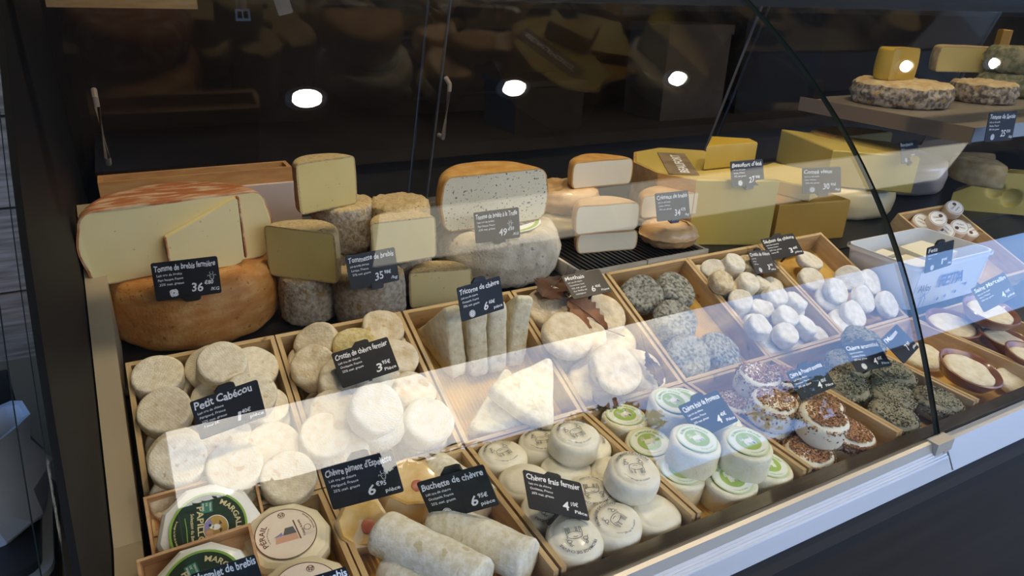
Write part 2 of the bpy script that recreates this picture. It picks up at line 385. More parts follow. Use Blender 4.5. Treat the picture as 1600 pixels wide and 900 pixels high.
# warm light strip recessed in the canopy
tag(obj('light_panel', boxm('light_panel', (.66, -.17, 2.685), (3.75, .2, 2.699), 'light_strip')), 'long warm white light panel in the dark canopy, seen mirrored in the glass', 'light')
# canopy downlights
lm = MB(); disc(lm, 0, .040, 0, seg=32); lens = lm.mesh('lens', 'lamp_lens', smooth=False)
tm = MB().lathe([(.041, .0), (.041, -.006), (.056, -.004), (.058, .012), (.041, .012)], 32).mesh('trim_ring', 'lamp_trim')
for i, (x, y, nm) in enumerate([(.46, .91, 'nearest the left end'), (1.11, .92, 'second from the left end'), (1.78, .94, 'third from the left end'),
                                (3.09, .97, 'second from the right end'), (3.77, .97, 'nearest the right end')]):
    t = thing('downlight', 'round white ceiling downlight mirrored in the glass, ' + nm, 'lamp', place((x, y, 2.688)), 'canopy downlights')
    obj('lens', lens, t, Matrix.Rotation(PI, 4, 'X')); obj('trim_ring', tm, t)
    t.children[0].matrix_local = Matrix.Translation((0, 0, .002)) @ Matrix.Rotation(PI, 4, 'X')

# ---- trees across the street, seen as reflections in the glass
def tree(x, y, h, rad, label, n, zc, flat=.8, leaf=.22, seed=1):
    rnd = random.Random(seed)
    t = thing('street_tree', label, 'tree', place((x, y, -.02)), 'trees across the street')
    tb = MB(); tb.tube([(0, 0, 0), (.08, 0, zc * .5), (0, .05, zc)], .11, 8)
    for k in range(7):
        a = rnd.uniform(0, 2 * PI); l = rad * rnd.uniform(.6, 1)
        tb.tube([(0, 0, zc * .75), (l * .5 * math.cos(a), l * .5 * math.sin(a), zc), (l * math.cos(a), l * math.sin(a), zc + rnd.uniform(0, h - zc))], .035, 6)
    obj('trunk', tb.mesh('trunk', 'bark'), t)
    fb = MB()
    for k in range(n):
        v = Vector((rnd.gauss(0, 1), rnd.gauss(0, 1), rnd.gauss(0, 1))).normalized() * rad * rnd.random() ** .4
        c = Vector((v.x, v.y, zc + (h - zc) * .45 + v.z * flat))
        if c.z < .3: continue
        u = Vector((rnd.gauss(0, 1), rnd.gauss(0, 1), rnd.gauss(0, 1))).normalized(); w = u.orthogonal().normalized()
        l = leaf * rnd.uniform(.5, 1.2); fb.add([c - u * l, c + w * l * .35, c + u * l, c - w * l * .35], [(0, 1, 2, 3)])
    o = obj('foliage', fb.mesh('foliage', 'foliage', smooth=False), t); o['kind'] = 'stuff'
for i, (x0, x1, y, h, lb) in enumerate([(-6.0, 3.0, -10.4, 6.3, 'tall dark house across the street mirrored at the left of the glass'), (3.05, 6.5, -10.6, 5.5, 'dark house across the street mirrored below the white clouds'),
                              (6.55, 8.2, -10.8, 4.4, 'narrow dark house across the street mirrored in the middle of the glass'), (8.3, 15.5, -11.5, 2.2, 'low dark shed across the street mirrored low in the glass'),
                              (15.6, 34.0, -11.0, 4.3, 'long dark house across the street mirrored right of the joint')]):
    hb = thing('street_house', lb, 'building', place((x0, y, -.02)), 'houses across the street')
    obj('wall', boxm('wall', (0, -2, 0), (x1 - x0, 0, h * .9), 'house_wall'), hb)
    obj('roof', MB().extr_x([(.15, h * .9), (.15, h * .93), (-1, h), (-2.1, h * .9)], -.02, x1 - x0 + .02).mesh('roof', 'canopy', smooth=False), hb)
    for k in range(int((x1 - x0) / 1.4)):
        wn_ = obj('window', boxm('window', (.4 + k * 1.4, -.02, h * .35), (1.1 + k * 1.4, .03, h * .7), 'end_panel'), hb)
tree(.55, -7.6, 4.55, 1.25, 'dense dark street tree mirrored below the white sky at the left', 1500, 3.0, leaf=.14, seed=4)
tree(2.9, -7.6, 4.1, 1.2, 'bushy street tree mirrored over the front boxes of the counter', 1500, 2.6, leaf=.14, seed=5)
tree(5.45, -7.9, 4.2, 1.1, 'bushy street tree mirrored over the green-labelled cheeses', 1300, 2.7, leaf=.14, seed=7)
tree(9.2, -7.6, 2.9, .85, 'small sparse street tree mirrored over the herbed cheeses', 420, 2.2, leaf=.13, seed=6)
tree(11.4, -8.0, 2.7, .95, 'small sparse street tree mirrored near the glass joint', 420, 1.9, leaf=.13, seed=8)
struct('pillar', boxm('pillar', (-1.9, -1.44, 0), (-.045, -1.2, 2.7), 'canopy'), 'dark canopy pillar at the left, opposite the counter')

# ---- display counter
GC = (1.08773699, -3.19104138, 3.56827225, -1.01196307)
def gy(z): return ((GC[0] * z + GC[1]) * z + GC[2]) * z + GC[3]
XL, XR = -.088, 3.2
CT = thing('display_counter', 'refrigerated cheese counter with brushed aluminium sill and dark base', 'counter', place((0, 0, 0)))
def cpart(name, mb, m, **k):
    o = obj(name, mb.mesh(name, m, **k), CT); return o
cpart('front_panel', MB().box((-1.6, .44, 0), (XR, .47, .94)), 'front_panel', smooth=False)
cpart('kick_strip', MB().extr_x([(.412, .925), (.44, .925), (.44, .956), (.427, .956), (.412, .945)], -1.6, XR), 'black_metal', smooth=False)
cpart('sill_groove', MB().extr_x([(.4265, .953), (.45, .953), (.45, .963), (.4245, .963), (.428, .958)], -1.6, XR), 'chrome', smooth=False)
cpart('sill_face', MB().extr_x([(.424, .962), (.46, .962), (.46, .980), (.434, .980)], -1.6, .992), 'white_sill', smooth=False)
cpart('sill_face', MB().extr_x([(.424, .962), (.46, .962), (.46, .998), (.446, .998)], .996, XR), 'white_sill', smooth=False)
rb = MB()
for i in range(4):
    y0, z0 = .434 + i * .0028, .980 + i * .0026
    rb.extr_x([(y0, z0), (.46, z0), (.46, z0 + .0026), (y0 + .0018, z0 + .0026)], -1.6, .992)
cpart('sill_ribbing', rb, 'aluminium', smooth=False)
cpart('glass_clamp', MB().extr_x([(.4445, .9904), (.463, .9904), (.463, 1.0), (.455, 1.004), (.449, 1.003)], -.1, .985), 'clamp_metal', smooth=False)
cpart('sill_lip', MB().extr_x([(.463, .95), (.4862, .95), (.4862, .997), (.463, 1.002)], XL, XR), 'sill_lip', smooth=False)
cpart('joint_clip', MB().box((.965, .440, .985), (1.005, .458, 1.006)).box((.985, .4395, .975), (1.003, .452, .990)), 'clamp_metal', smooth=False)
cpart('deck', MB().box((XL, .484, .93), (XR, .745, .944)), 'black_deck', smooth=False)
cpart('sloped_deck', MB().extr_x([(.745, .93), (.765, .944), (1.0, 1.046), (1.0, 1.03)], XL, XR), 'black_deck', smooth=False)
cpart('rear_deck', MB().box((XL, 1.0, 1.03), (XR, 1.70, 1.05)), 'black_deck', smooth=False)
cpart('side_flange', MB().extr_x([(.47, .93), (.745, .93), (1.0, 1.03), (1.31, 1.03), (1.31, 1.2465), (.745, 1.001), (.47, 1.001)], -.086, -.057), 'beige_metal', smooth=False)
ep = [(gy(z) + .012, z) for z in [1.0 + .6 * i / 14 for i in range(15)]]
cpart('end_panel', MB().extr_x([(.47, .92)] + ep + [(1.51, 1.6), (1.70, 1.03), (1.70, .92)], -.094, -.088), 'end_panel', smooth=False)
cpart('rear_rail', MB().box((XL, 1.675, 1.05), (XR, 1.71, 1.062)).box((XL, 1.688, 1.062), (XR, 1.692, 1.074)), 'dull_metal', smooth=False)
cpart('top_front_rail', MB().box((-.11, .985, 1.578), (XR, 1.05, 1.66)), 'black_metal', smooth=False)
cpart('top_rear_rail', MB().box((-.11, 1.49, 1.59), (XR, 1.54, 1.63)), 'black_metal', smooth=False)
cpart('end_post', MB().box((-.160, 1.50, .95), (-.098, 1.60, 1.62)), 'shelf_brown', smooth=False)
hm = MB().box((-.03, -.05, 0), (.03, .05, .022)).box((-.0325, -.053, .018), (.0325, .053, .024), 1)
hi = obj('hinge_arm', hm.mesh('hinge_arm', ['black_metal', 'chrome'], smooth=False), CT)
p = onz(1392, 10, 1.565); hi.matrix_local = Matrix.Translation((p.x, p.y, 1.558)) @ Matrix.Rotation(-.25, 4, 'X')

# ---- curved front panes
def pane(x0, x1, label):
    n = 40; zs = [1.0 + .6 * i / n for i in range(n + 1)]
    mb = MB(); th = .006
    def P(z, off):
        s = 3 * GC[0] * z * z + 2 * GC[1] * z + GC[2]; l = math.hypot(1, s)
        return (gy(z) + off / l, z - off * s / l)
    o_ = [P(z, 0) for z in zs]; i_ = [P(z, th) for z in zs]
    for prof, flip in ((o_, 0), (i_, 1)):
        vs = [(x0, *q) for q in prof] + [(x1, *q) for q in prof]
        mb.add(vs, [(i, i + n + 1, i + n + 2, i + 1) for i in range(n)], 0)
    for x in (x0, x1):
        vs = [(x, *q) for q in o_] + [(x, *q) for q in i_]
        mb.add(vs, [(i, i + 1, i + n + 2, i + n + 1) for i in range(n)], 1)
    me = mb.mesh('curved_glass_pane', ['glass', 'glass_edge'])
    return tag(obj('curved_glass_pane', me), label, 'glass pane', 'curved front panes of the counter')
pane(-.097, .989, 'wide curved glass pane in front of most of the cheeses')
pane(.994, XR, 'curved glass pane at the right of the dark joint, mirroring blue sky')
pane(-1.2, -.113, 'curved glass pane at the far left in front of the scale')
# ---- rear sliding doors
DA = math.radians(18)
def door(x0, x1, dy, label, hx):
    M = Matrix.Translation((0, 1.69 + dy, 1.062)) @ Matrix.Rotation(DA, 4, 'X')
    t = thing('sliding_glass_door', label, 'door', M, 'rear sliding doors')
    L_ = .555
    obj('pane', MB().box((x0, -.003, 0), (x1, .003, L_)).mesh('pane', 'door_glass', smooth=False), t)
    e = MB()
    for x in (x0, x1): e.box((x - .0015, -.0035, 0), (x + .0015, .0035, L_))
    obj('edge_strip', e.mesh('edge_strip', 'dull_metal', smooth=False), t)
    h = MB().tube([(hx, -.006, .20), (hx, -.03, .205), (hx, -.032, .22), (hx, -.032, .33), (hx, -.03, .345), (hx, -.006, .35)], .0055, 8)
    obj('handle', h.mesh('handle', 'bronze_metal'), t)
door(-.09, .676, -.004, 'left sliding glass door at the back of the counter', -.035)
door(.629, 1.66, .006, 'middle sliding glass door at the back of the counter', .690)
door(1.62, 2.8, -.004, 'right sliding glass door at the back of the counter', 2.7)

# ---- what hangs and stands behind the counter, in the dark
t = thing('hanging_strap', 'dark leather strap with a metal buckle hanging at the top', 'strap', place((.245, 1.56, 1.535)))
obj('band', boxm('band', (-.010, -.002, -.0), (.010, .002, .16), 'leather'), t)
bk = MB().box((-.014, -.004, -.018), (.014, .002, -.013)).box((-.014, -.004, 0), (.014, .002, .004)).box((-.014, -.004, -.013), (-.010, .002, 0)).box((.010, -.004, -.013), (.014, .002, 0)).box((-.0015, -.004, -.013), (.0015, .002, 0))
obj('buckle', bk.mesh('buckle', 'chrome', smooth=False), t)
p = ony(440, 8, 1.55)
tg = MB().prism(rrect(.03, .06, .003), -.0008, .0008); put_text(tg, 'PRIX', -.006, .012, .006, .0012, mi=1, rot=-PI / 2)
o = obj('hanging_tag', tg.mesh('hanging_tag', ['paper_cream', 'print_brown'], smooth=False)); o.matrix_world = Matrix.Translation(p + Vector((0, 0, .012))) @ Matrix.Rotation(PI / 2, 4, 'X') @ Matrix.Rotation(.25, 4, 'Z')
tag(o, 'small cream paper tag hanging beside the leather strap', 'tag')
p0, p1 = ony(72, 3, 1.62), ony(306, 3, 1.62)
tag(obj('wooden_board', MB().box((p0.x, 1.60, p0.z - .008), (p1.x, 1.66, p0.z + .02)).mesh('wooden_board', 'wood', smooth=False)), 'narrow wooden board above the rear door at the upper left', 'board')

def crate_behind(x0, x1, y, z0, z1, m, label, cat='box'):
    t = thing('storage_box', label, cat, place((x0, y, z0)))
    w, h = x1 - x0, z1 - z0
    b = MB().box((0, 0, 0), (w, .3, h * .9)); obj('body', b.mesh('body', m, smooth=False), t)
    obj('lid', MB().box((-.008, -.008, h * .9), (w + .008, .308, h)).mesh('lid', m, smooth=False), t)
sb = thing('back_counter', 'dark work counter standing behind the glass doors', 'counter', place((.2, 2.6, 0)))
obj('worktop', boxm('worktop', (-.3, 0, .95), (4.6, .7, 1.0), 'back_wall'), sb); obj('cupboard', boxm('cupboard', (-.25, .05, 0), (4.55, .65, .95), 'canopy'), sb)
crate_behind(2.35, 2.75, 2.75, 1.0, 1.45, 'crate_brown', 'dim brown carton on the work counter behind the doors')
crate_behind(2.9, 3.5, 2.8, 1.0, 1.75, 'front_panel', 'tall dark carton at the right of the work counter')
crate_behind(1.5, 1.85, 2.7, 1.0, 1.22, 'back_wall', 'low dark carton on the work counter')

# ================================================================== wooden boxes
BW, BH, BT = .198, .050, .0065
def wooden_box(M, w, l, label, group, liner=True, h=BH, mats=('wood', 'wood_y'), front=0.0):
    t = thing('wooden_box', label, 'box', M, group)
    obj('bottom_board', MB().box((0, 0, -h), (w, l, -h + .005)).mesh('bottom_board', mats[1], smooth=False), t)
    for (a, b, m) in (((0, 0, -h + .005), (w, BT, -front), mats[0]), ((0, l - BT, -h + .005), (w, l, 0), mats[0]),
                      ((0, BT, -h + .005), (BT, l - BT, 0), mats[1]), ((w - BT, BT, -h + .005), (w, l - BT, 0), mats[1])):
        q = obj('side_panel', MB().box(a, b).mesh('side_panel', m, smooth=False), t)
    if liner:
        x0, x1 = BT + .001, w - BT - .001; n = 30; vs = []; fs = []
        for i in range(n * 4 + 1):
            x = x0 + (x1 - x0) * i / (n * 4); z = -h + .0065 + .0014 * math.sin(2 * PI * i / 4)
            vs += [(x, BT + .001, z), (x, l - BT - .001, z)]
        fs = [(2 * i, 2 * i + 2, 2 * i + 3, 2 * i + 1) for i in range(n * 4)]
        o = obj('corrugated_liner', MB().add(vs, fs).mesh('corrugated_liner', 'liner', ang=80), t); o['label'] = 'yellow corrugated paper liner'
    return t
RX = [-.05, .15, .352, .553, .756, .955, 1.155]
def row1(x0, w=BW): return Matrix.Translation((x0, .7465, 1.0)) @ Matrix.Rotation(TILT, 4, 'X')
def row2(x0): return Matrix.Translation((x0, .4865, 1.0))
RL, FL = .266, .2575
names1 = ['holding ivory cheese rounds beside the left flange', 'holding crottins, second of the sloped rear row', 'holding triangular cheeses',
          'holding flat rounds on brown leaves', 'holding grey ash-coated rounds', 'heaped with tiny white cheeses', 'of small white discs beside the feta tub']
BX1 = [wooden_box(row1(RX[i] + .001), BW, RL, 'pale wooden box ' + names1[i], 'boxes of the sloped rear row') for i in range(7)]
names2 = ['at the lower left holding foil-wrapped round cheeses', 'holding cheese logs at the lower centre', 'holding white rounds printed with a goat',
          'holding cheeses with green round labels', 'holding seed-topped cheeses', 'holding dark herb-coated cheeses at the glass joint', 'holding cream cheeses in clay dishes at the right edge']
BX2 = [wooden_box(row2(RX[i] + .001), BW, FL, 'pale wooden box ' + names2[i], 'boxes of the flat front row', front=.014) for i in range(7)]
wooden_box(row2(1.356), BW, FL, 'pale wooden box at the far right of the front row, behind the clay dishes', 'boxes of the flat front row', front=.014)

# ================================================================== small cheeses
def variants(name, m, r, h, rd, amp, sc, n=3, seg=40, dome=0.0, bulge=0.0, fine=0.0):
    out = []
    for i in range(n):
        mb = MB().lathe(rprof(r, h, rd, 4, dome, bulge), seg); mb.wobble(amp, sc, i + 1 + r * 100)
        if fine: mb.wobble(fine, sc * 4, i + 9)
        out.append(mb.mesh(name, m, ang=75))
    return out
KIND = {}
def kind(k, name, cat, m, r, h, rd, amp, sc, **kw): KIND[k] = dict(name=name, cat=cat, r=r, h=h, me=variants(name, m, r, h, rd, amp, sc, **kw))
kind('cab', 'cabecou_cheese', 'cheese', 'cabecou', .0335, .026, .0042, .0018, 40)
kind('cro', 'crottin_cheese', 'cheese', 'crottin', .0335, .034, .0062, .0032, 35, fine=.0010)
kind('croy', 'crottin_cheese', 'cheese', 'crottin_yellow', .0325, .032, .0065, .0035, 35, n=2, fine=.0012)
kind('crow', 'crottin_cheese', 'cheese', 'crottin_white', .0355, .036, .0070, .0035, 35, fine=.0012)
kind('mot', 'mothais_cheese', 'cheese', 'mothais', .043, .024, .0075, .0030, 30, bulge=.001, fine=.0006)
kind('ash', 'ash_goat_cheese', 'cheese', 'ash', .0405, .030, .010, .0030, 30, bulge=.0015, fine=.001)
kind('smw', 'small_goat_cheese', 'cheese', 'small_white', .0235, .027, .0055, .0026, 45, n=4, fine=.001)
kind('smt', 'small_goat_cheese', 'cheese', 'small_tan', .0225, .027, .0055, .0028, 45, n=3, fine=.0012)
kind('sec', 'dried_goat_disc', 'cheese', 'small_white', .029, .019, .0055, .0022, 45, n=3, fine=.0008)
kind('fra', 'fresh_goat_cheese', 'cheese', 'frais', .0345, .036, .0085, .0022, 30, n=4, dome=.0005, fine=.0004)
kind('pro', 'fresh_goat_cheese', 'cheese', 'provence', .0350, .047, .006, .0022, 30, n=3)
kind('see', 'seeded_goat_cheese', 'cheese', 'frais', .0360, .042, .010, .0028, 30, n=2)
kind('her', 'herbed_goat_cheese', 'cheese', 'herb_body', .0380, .032, .012, .003, 30, n=2)
kind('mar', 'soft_cream_cheese', 'cheese', 'marcellin', .0400, .014, .006, .003, 35, n=3)
PLACED = []
def cheese(k, top, up, label, group, spin=None, var=None, reg=True):
    K_ = KIND[k]; up = Vector(up).normalized()
    me = K_['me'][random.randrange(len(K_['me'])) if var is None else var % len(K_['me'])]
    M = frame(up, random.uniform(0, 6.28) if spin is None else spin, Vector(top) - up * K_['h'])
    o = obj(K_['name'], me, None, M); tag(o, label, K_['cat'], group); return o
def relax(items, normal, bounds, box_up):
    # items: [point, up, r, h] in a box; push overlapping neighbours of one layer apart, and keep clear of the walls
    ex = Vector((1, 0, 0)); ey = normal.cross(ex); ez = normal
    O, (w, l) = bounds
    P = [[(it[0] - O).dot(ex), (it[0] - O).dot(ey), (it[0] - O).dot(ez)] for it in items]
    for _ in range(60):
        for i in range(len(P)):
            for j in range(i):
                hi_, hj = items[i][3], items[j][3]
                if P[i][2] - hi_ > P[j][2] - .006 or P[j][2] - hj > P[i][2] - .006: continue
                dx, dy = P[i][0] - P[j][0], P[i][1] - P[j][1]; d = math.hypot(dx, dy) + 1e-6; need = (items[i][2] + items[j][2]) * .985
                if d < need:
                    s = (need - d) * .25 / d; P[i][0] += dx * s; P[i][1] += dy * s; P[j][0] -= dx * s; P[j][1] -= dy * s
            if P[i][2] - items[i][3] < -.004:
                r = items[i][2] * items[i][4]
                P[i][0] = min(max(P[i][0], BT + r), w - BT - r); P[i][1] = min(max(P[i][1], BT + r), l - BT - r)
    return [O + ex * p[0] + ey * p[1] + ez * p[2] for p in P]
def fill(rowno, bi, entries, group, deco=None):
    """entries: (kind, px, py, w, label[, lean, spin])"""
    n = TN if rowno == 1 else Vector((0, 0, 1))
    O = Vector((RX[bi] + .001, .7465 if rowno == 1 else .4865, 1.0))
    pts = []
    for e in entries:
        p = ontilt(e[1], e[2], e[3]) if rowno == 1 else onz(e[1], e[2], 1.0 + e[3])
        lean = Vector(e[5]) if len(e) > 5 and e[5] else Vector((0, 0, 0))
        pts.append([p, (n + lean).normalized(), KIND[e[0]]['r'], KIND[e[0]]['h'], .93])
    new = relax(pts, n, (O, (BW, RL if rowno == 1 else FL)), n)
    res = []
    for e, it, p in zip(entries, pts, new):
        o = cheese(e[0], p, it[1], e[4], group, spin=e[6] if len(e) > 6 else None); res.append(o)
        if deco: deco(o, e)
    return res
def underlayer(rowno, bi, k, spots, label, group, deco=None):
    n = TN if rowno == 1 else Vector((0, 0, 1)); ex = Vector((1, 0, 0)); ey = n.cross(ex)
    O = Vector((RX[bi] + .001, .7465 if rowno == 1 else .4865, 1.0))
    for (u, v) in spots:
        top = O + ex * u + ey * v + n * (-BH + .0085 + KIND[k]['h'])
        o = cheese(k, top, n, label, group)
        if deco: deco(o, None)
def grid(nx, ny, w, l, r):
    return [(BT + r + .001 + (w - 2 * (BT + r + .001)) * i / (nx - 1), BT + r + .001 + (l - 2 * (BT + r + .001)) * j / (ny - 1)) for j in range(ny) for i in range(nx)]
G = 'ivory rounds of the Petit Cabécou box'
q = 'ivory goat cheese round '
underlayer(1, 0, 'cab', [p for p in grid(2, 3, BW, RL, .0335)] , q + 'in the bottom layer of the Petit Cabécou box, mostly covered', 'bottom layer of the Petit Cabécou box')
fill(1, 0, [('cab', 239, 594, .010, q + 'alone in the rear left corner of the Petit Cabécou box'),
            ('cab', 244, 641, .016, q + 'at the left wall, left of the Petit Cabécou card', (-.1, -.1, 0)),
            ('cab', 349, 566, .038, q + 'topmost against the rear wall of the Petit Cabécou box', (.0, -.12, 0)),
            ('cab', 302, 577, .010, q + 'half hidden to the left of the topmost rear round', (-.35, .05, 0)),
            ('cab', 400, 572, .012, q + 'in the rear right corner of the Petit Cabécou box', (.25, -.05, 0)),
            ('cab', 311, 615, .012, q + 'just behind the left half of the Petit Cabécou card', (-.15, -.1, 0)),
            ('cab', 391, 610, .038, 'ivory goat round raised behind the right half of the Petit Cabécou card', (.1, -.1, 0)),
            ('cab', 430, 625, .010, q + 'at the right wall beside the Petit Cabécou card', (.35, 0, 0)),
            ('cab', 285, 690, .012, q + 'under the lower left corner of its price card', (0, -.15, 0)),
            ('cab', 350, 690, .010, q + 'right under the price on the Petit Cabécou card', (0, -.1, 0)),
            ('cab', 421, 688, .022, q + 'bright, below the right corner of the Petit Cabécou card', (.1, -.1, 0)),
            ('cab', 367, 722, .038, q + 'bright, raised in the front middle of the Petit Cabécou box', (0, -.1, 0)),
            ('cab', 443, 729, .034, q + 'bright, at the front right of the Petit Cabécou box', (.05, -.15, 0)),
            ('cab', 286, 717, .038, q + 'tan, raised at the front left of the Petit Cabécou box', (-.05, -.2, 0)),
            ('cab', 236, 722, .012, q + 'tan, leaning on the left wall at the front of its box', (-.4, 0, 0)),
            ('cab', 278, 770, .012, q + 'in the front left corner behind the foil-wrapped cheese', (-.1, -.3, 0)),
            ('cab', 332, 762, .010, q + 'low at the front wall behind the green-labelled foil cheese', (.1, -.3, 0))], G)
G = 'crottins of the Crottin de chèvre box'
q = 'crottin goat cheese '
underlayer(1, 1, 'cro', grid(2, 3, BW, RL * .96, .034), q + 'in the bottom layer of its box, mostly covered', 'bottom layer of the crottin box')
fill(1, 1, [('croy', 516, 532, .028, q + 'with a yellow top, at the rear left above its card', (-.05, -.1, 0)),
            ('cro', 484, 551, .012, q + 'leaning left under the yellow-topped one', (-.5, 0, 0)),
            ('cro', 573, 526, .016, q + 'at the rear wall behind the Crottin de chèvre card', (0, -.15, 0)),
            ('cro', 485, 600, .024, q + 'orange-tinged, at the left wall beside the Crottin card', (-.15, -.1, 0)),
            ('cro', 528, 617, .030, q + 'just below the left corner of the Crottin card', (0, -.15, 0)),
            ('cro', 628, 570, .018, q + 'at the right wall beside the Crottin card', (.3, -.05, 0)),
            ('crow', 604, 604, .026, q + 'below the price on the Crottin card', (.1, -.1, 0)),
            ('crow', 590, 636, .064, q + 'large and white, on top facing the viewer', (.05, -.45, 0)),
            ('cro', 489, 656, .024, q + 'white, at the left wall in the front half of its box', (-.25, -.1, 0)),
            ('crow', 543, 684, .030, q + 'round and white, at the front behind the Espelette card', (0, -.15, 0)),
            ('cro', 653, 624, .022, q + 'pale, low at the right wall of the crottin box', (.25, 0, 0)),
            ('crow', 654, 670, .030, q + 'large and wrinkled, in the front right corner', (.15, -.25, 0)),
            ('cro', 500, 716, .010, q + 'low in the front left corner behind the Espelette card', (-.1, -.2, 0))], G)
# mothais
q = 'flat pale goat cheese round '
G = 'flat rounds of the Mothais box'
underlayer(1, 3, 'mot', grid(2, 3, BW, RL, .045)[:6], q + 'in the bottom layer of the Mothais box, mostly covered', 'bottom layer of the Mothais box')
fill(1, 3, [('mot', 857, 492, .012, q + 'at the rear left of the Mothais box', (-.15, -.1, 0)),
            ('mot', 946, 484, .008, q + 'partly under the brown leaf below the Mothais card', (.1, -.1, 0)),
            ('mot', 890, 519, .036, q + 'tan, lapping over the rear left one', (0, -.15, 0)),
            ('mot', 912, 546, .014, q + 'white, in the middle of the Mothais box', (-.1, -.2, 0)),
            ('mot', 966, 572, .040, 'largest white goat round, on top at the front of the Mothais box', (.05, -.3, 0)),
            ('mot', 910, 592, .006, q + 'low in the front left corner of the Mothais box', (-.2, -.1, 0)),
            ('mot', 1016, 583, .006, q + 'at the front right wall of the Mothais box', (.3, 0, 0))], G)
def leaf(px, py, w, ln, wd, rot, m, label, lean=(0, 0, 0), stem=True):
    t = thing('chestnut_leaf', label, 'leaf', frame(TN + Vector(lean), rot, ontilt(px, py, w)), 'dried leaves of the Mothais box')
    n = 14; vs = []; fs = []
    for i in range(n + 1):
        u = i / n; half = wd * .5 * (math.sin(PI * u ** .8) ** .8) * (1 + .16 * (1 if i % 2 else -1) * (0 if i in (0, n) else 1)) + .0005
        for s in (-1, -.5, 0, .5, 1): vs.append((ln * (u - .5), s * half, .006 * abs(s) + .004 * math.sin(6 * u) + .002 * s * math.sin(9 * u)))
    for i in range(n):
        for j in range(4): a = i * 5 + j; fs.append((a, a + 1, a + 6, a + 5))
    k = len(vs); vs2 = [(x, y, z + .0012) for x, y, z in vs]
    mb = MB().add(vs, fs).add(vs2, fs)
    obj('blade', mb.mesh('blade', m), t)
    if stem: obj('stem', MB().tube([(-ln * .5, 0, .003), (0, 0, .006), (ln * .5, 0, .003), (ln * .5 + .03, .004, .012)], .0011, 6).mesh('stem', 'leaf'), t)
leaf(916, 493, .020, .085, .060, -.95, 'leaf_tan', 'rust brown dried leaf lying over a flat round', (.1, -.25, 0))
leaf(862, 452, .018, .085, .06, .6, 'leaf', 'dark brown dried leaf at the rear left of the Mothais box', (.1, .1, 0))
leaf(950, 612, .016, .07, .05, .25, 'leaf', 'dark brown dried leaf at the front wall of the Mothais box', (0, -.5, 0))
leaf(1018, 578, .020, .06, .028, 1.5, 'leaf', 'small folded dried leaf at the front right of the Mothais box', (.2, -.4, 0))
# ash rounds
q = 'grey ash-coated goat cheese round '
fill(1, 4, [('ash', 1001, 465, .006, q + 'at the left wall of its box', (-.25, -.2, 0)),
            ('ash', 1056, 450, .008, q + 'at the rear wall of its box', (.15, -.15, 0)),
            ('ash', 1046, 492, -.008, q + 'low in the middle of the grey cheeses', (0, .05, 0)),
            ('ash', 1066, 506, .016, q + 'large, in the middle of its box under the sky reflection', (0, -.15, 0)),
            ('ash', 1079, 561, .008, q + 'at the front wall of its box, facing the viewer', (-.05, -.35, 0)),
            ('ash', 1134, 543, .000, q + 'at the front right corner of its box', (.25, -.1, 0))], 'grey rounds of the fifth sloped box')
# tiny whites
q = 'tiny goat cheese '
G = 'tiny cheeses of the heaped box'
underlayer(1, 5, 'smw', grid(3, 4, BW, RL, .0245), q + 'in the bottom layer of the heaped box, mostly covered', 'bottom layer of the heaped box')
fill(1, 5, [('smw', 1136, 411, .028, q + 'smooth ivory, topmost at the rear of the heaped box', (.1, -.2, 0)), ('smw', 1110, 427, .010, q + 'leaning on the left wall at the rear of the heaped box', (-.5, 0, 0)),
            ('smt', 1144, 444, .030, q + 'with a cracked yellow top, in front of the topmost ivory one', (0, -.4, 0)), ('smw', 1174, 438, .024, q + 'ivory, between the cracked yellow one and the brown card', (.15, -.2, 0)),
            ('smt', 1116, 447, .008, q + 'tan, low between the left wall and the cracked yellow one', (-.2, 0, 0)), ('smt', 1170, 409, .016, q + 'wrinkled tan, at the rear wall under the brown card', (.1, -.1, 0)),
            ('smw', 1198, 446, .006, q + 'low under the lower tip of the brown card', (.4, 0, 0)), ('smw', 1150, 481, .014, q + 'white, at the left wall just under the edge of the sky reflection', (-.3, -.1, 0)),
            ('smw', 1190, 505, .030, q + 'white drum, raised in the front left of the heaped box', (0, -.2, 0)), ('smw', 1207, 464, .022, q + 'white, topmost just inside the sky reflection', (0, -.2, 0)),
            ('smw', 1223, 487, .026, q + 'wrinkled white, in the middle of the heaped box', (.05, -.3, 0)), ('smw', 1233, 519, .030, q + 'white drum, at the front right of the heaped box', (0, -.2, 0)),
            ('smw', 1176, 486, .010, q + 'white, tucked behind the front left drum', (-.1, 0, 0)), ('smw', 1178, 522, .002, q + 'white, low at the front left corner of the heaped box', (-.2, -.1, 0)),
            ('smw', 1209, 541, .000, q + 'white, low at the front wall of the heaped box', (0, -.3, 0)), ('smw', 1247, 466, .016, q + 'white, at the rear right of the heaped box in the reflection', (.3, 0, 0)),
            ('smw', 1264, 505, .014, q + 'white and crinkled, at the right wall of the heaped box', (.3, -.1, 0))], G)
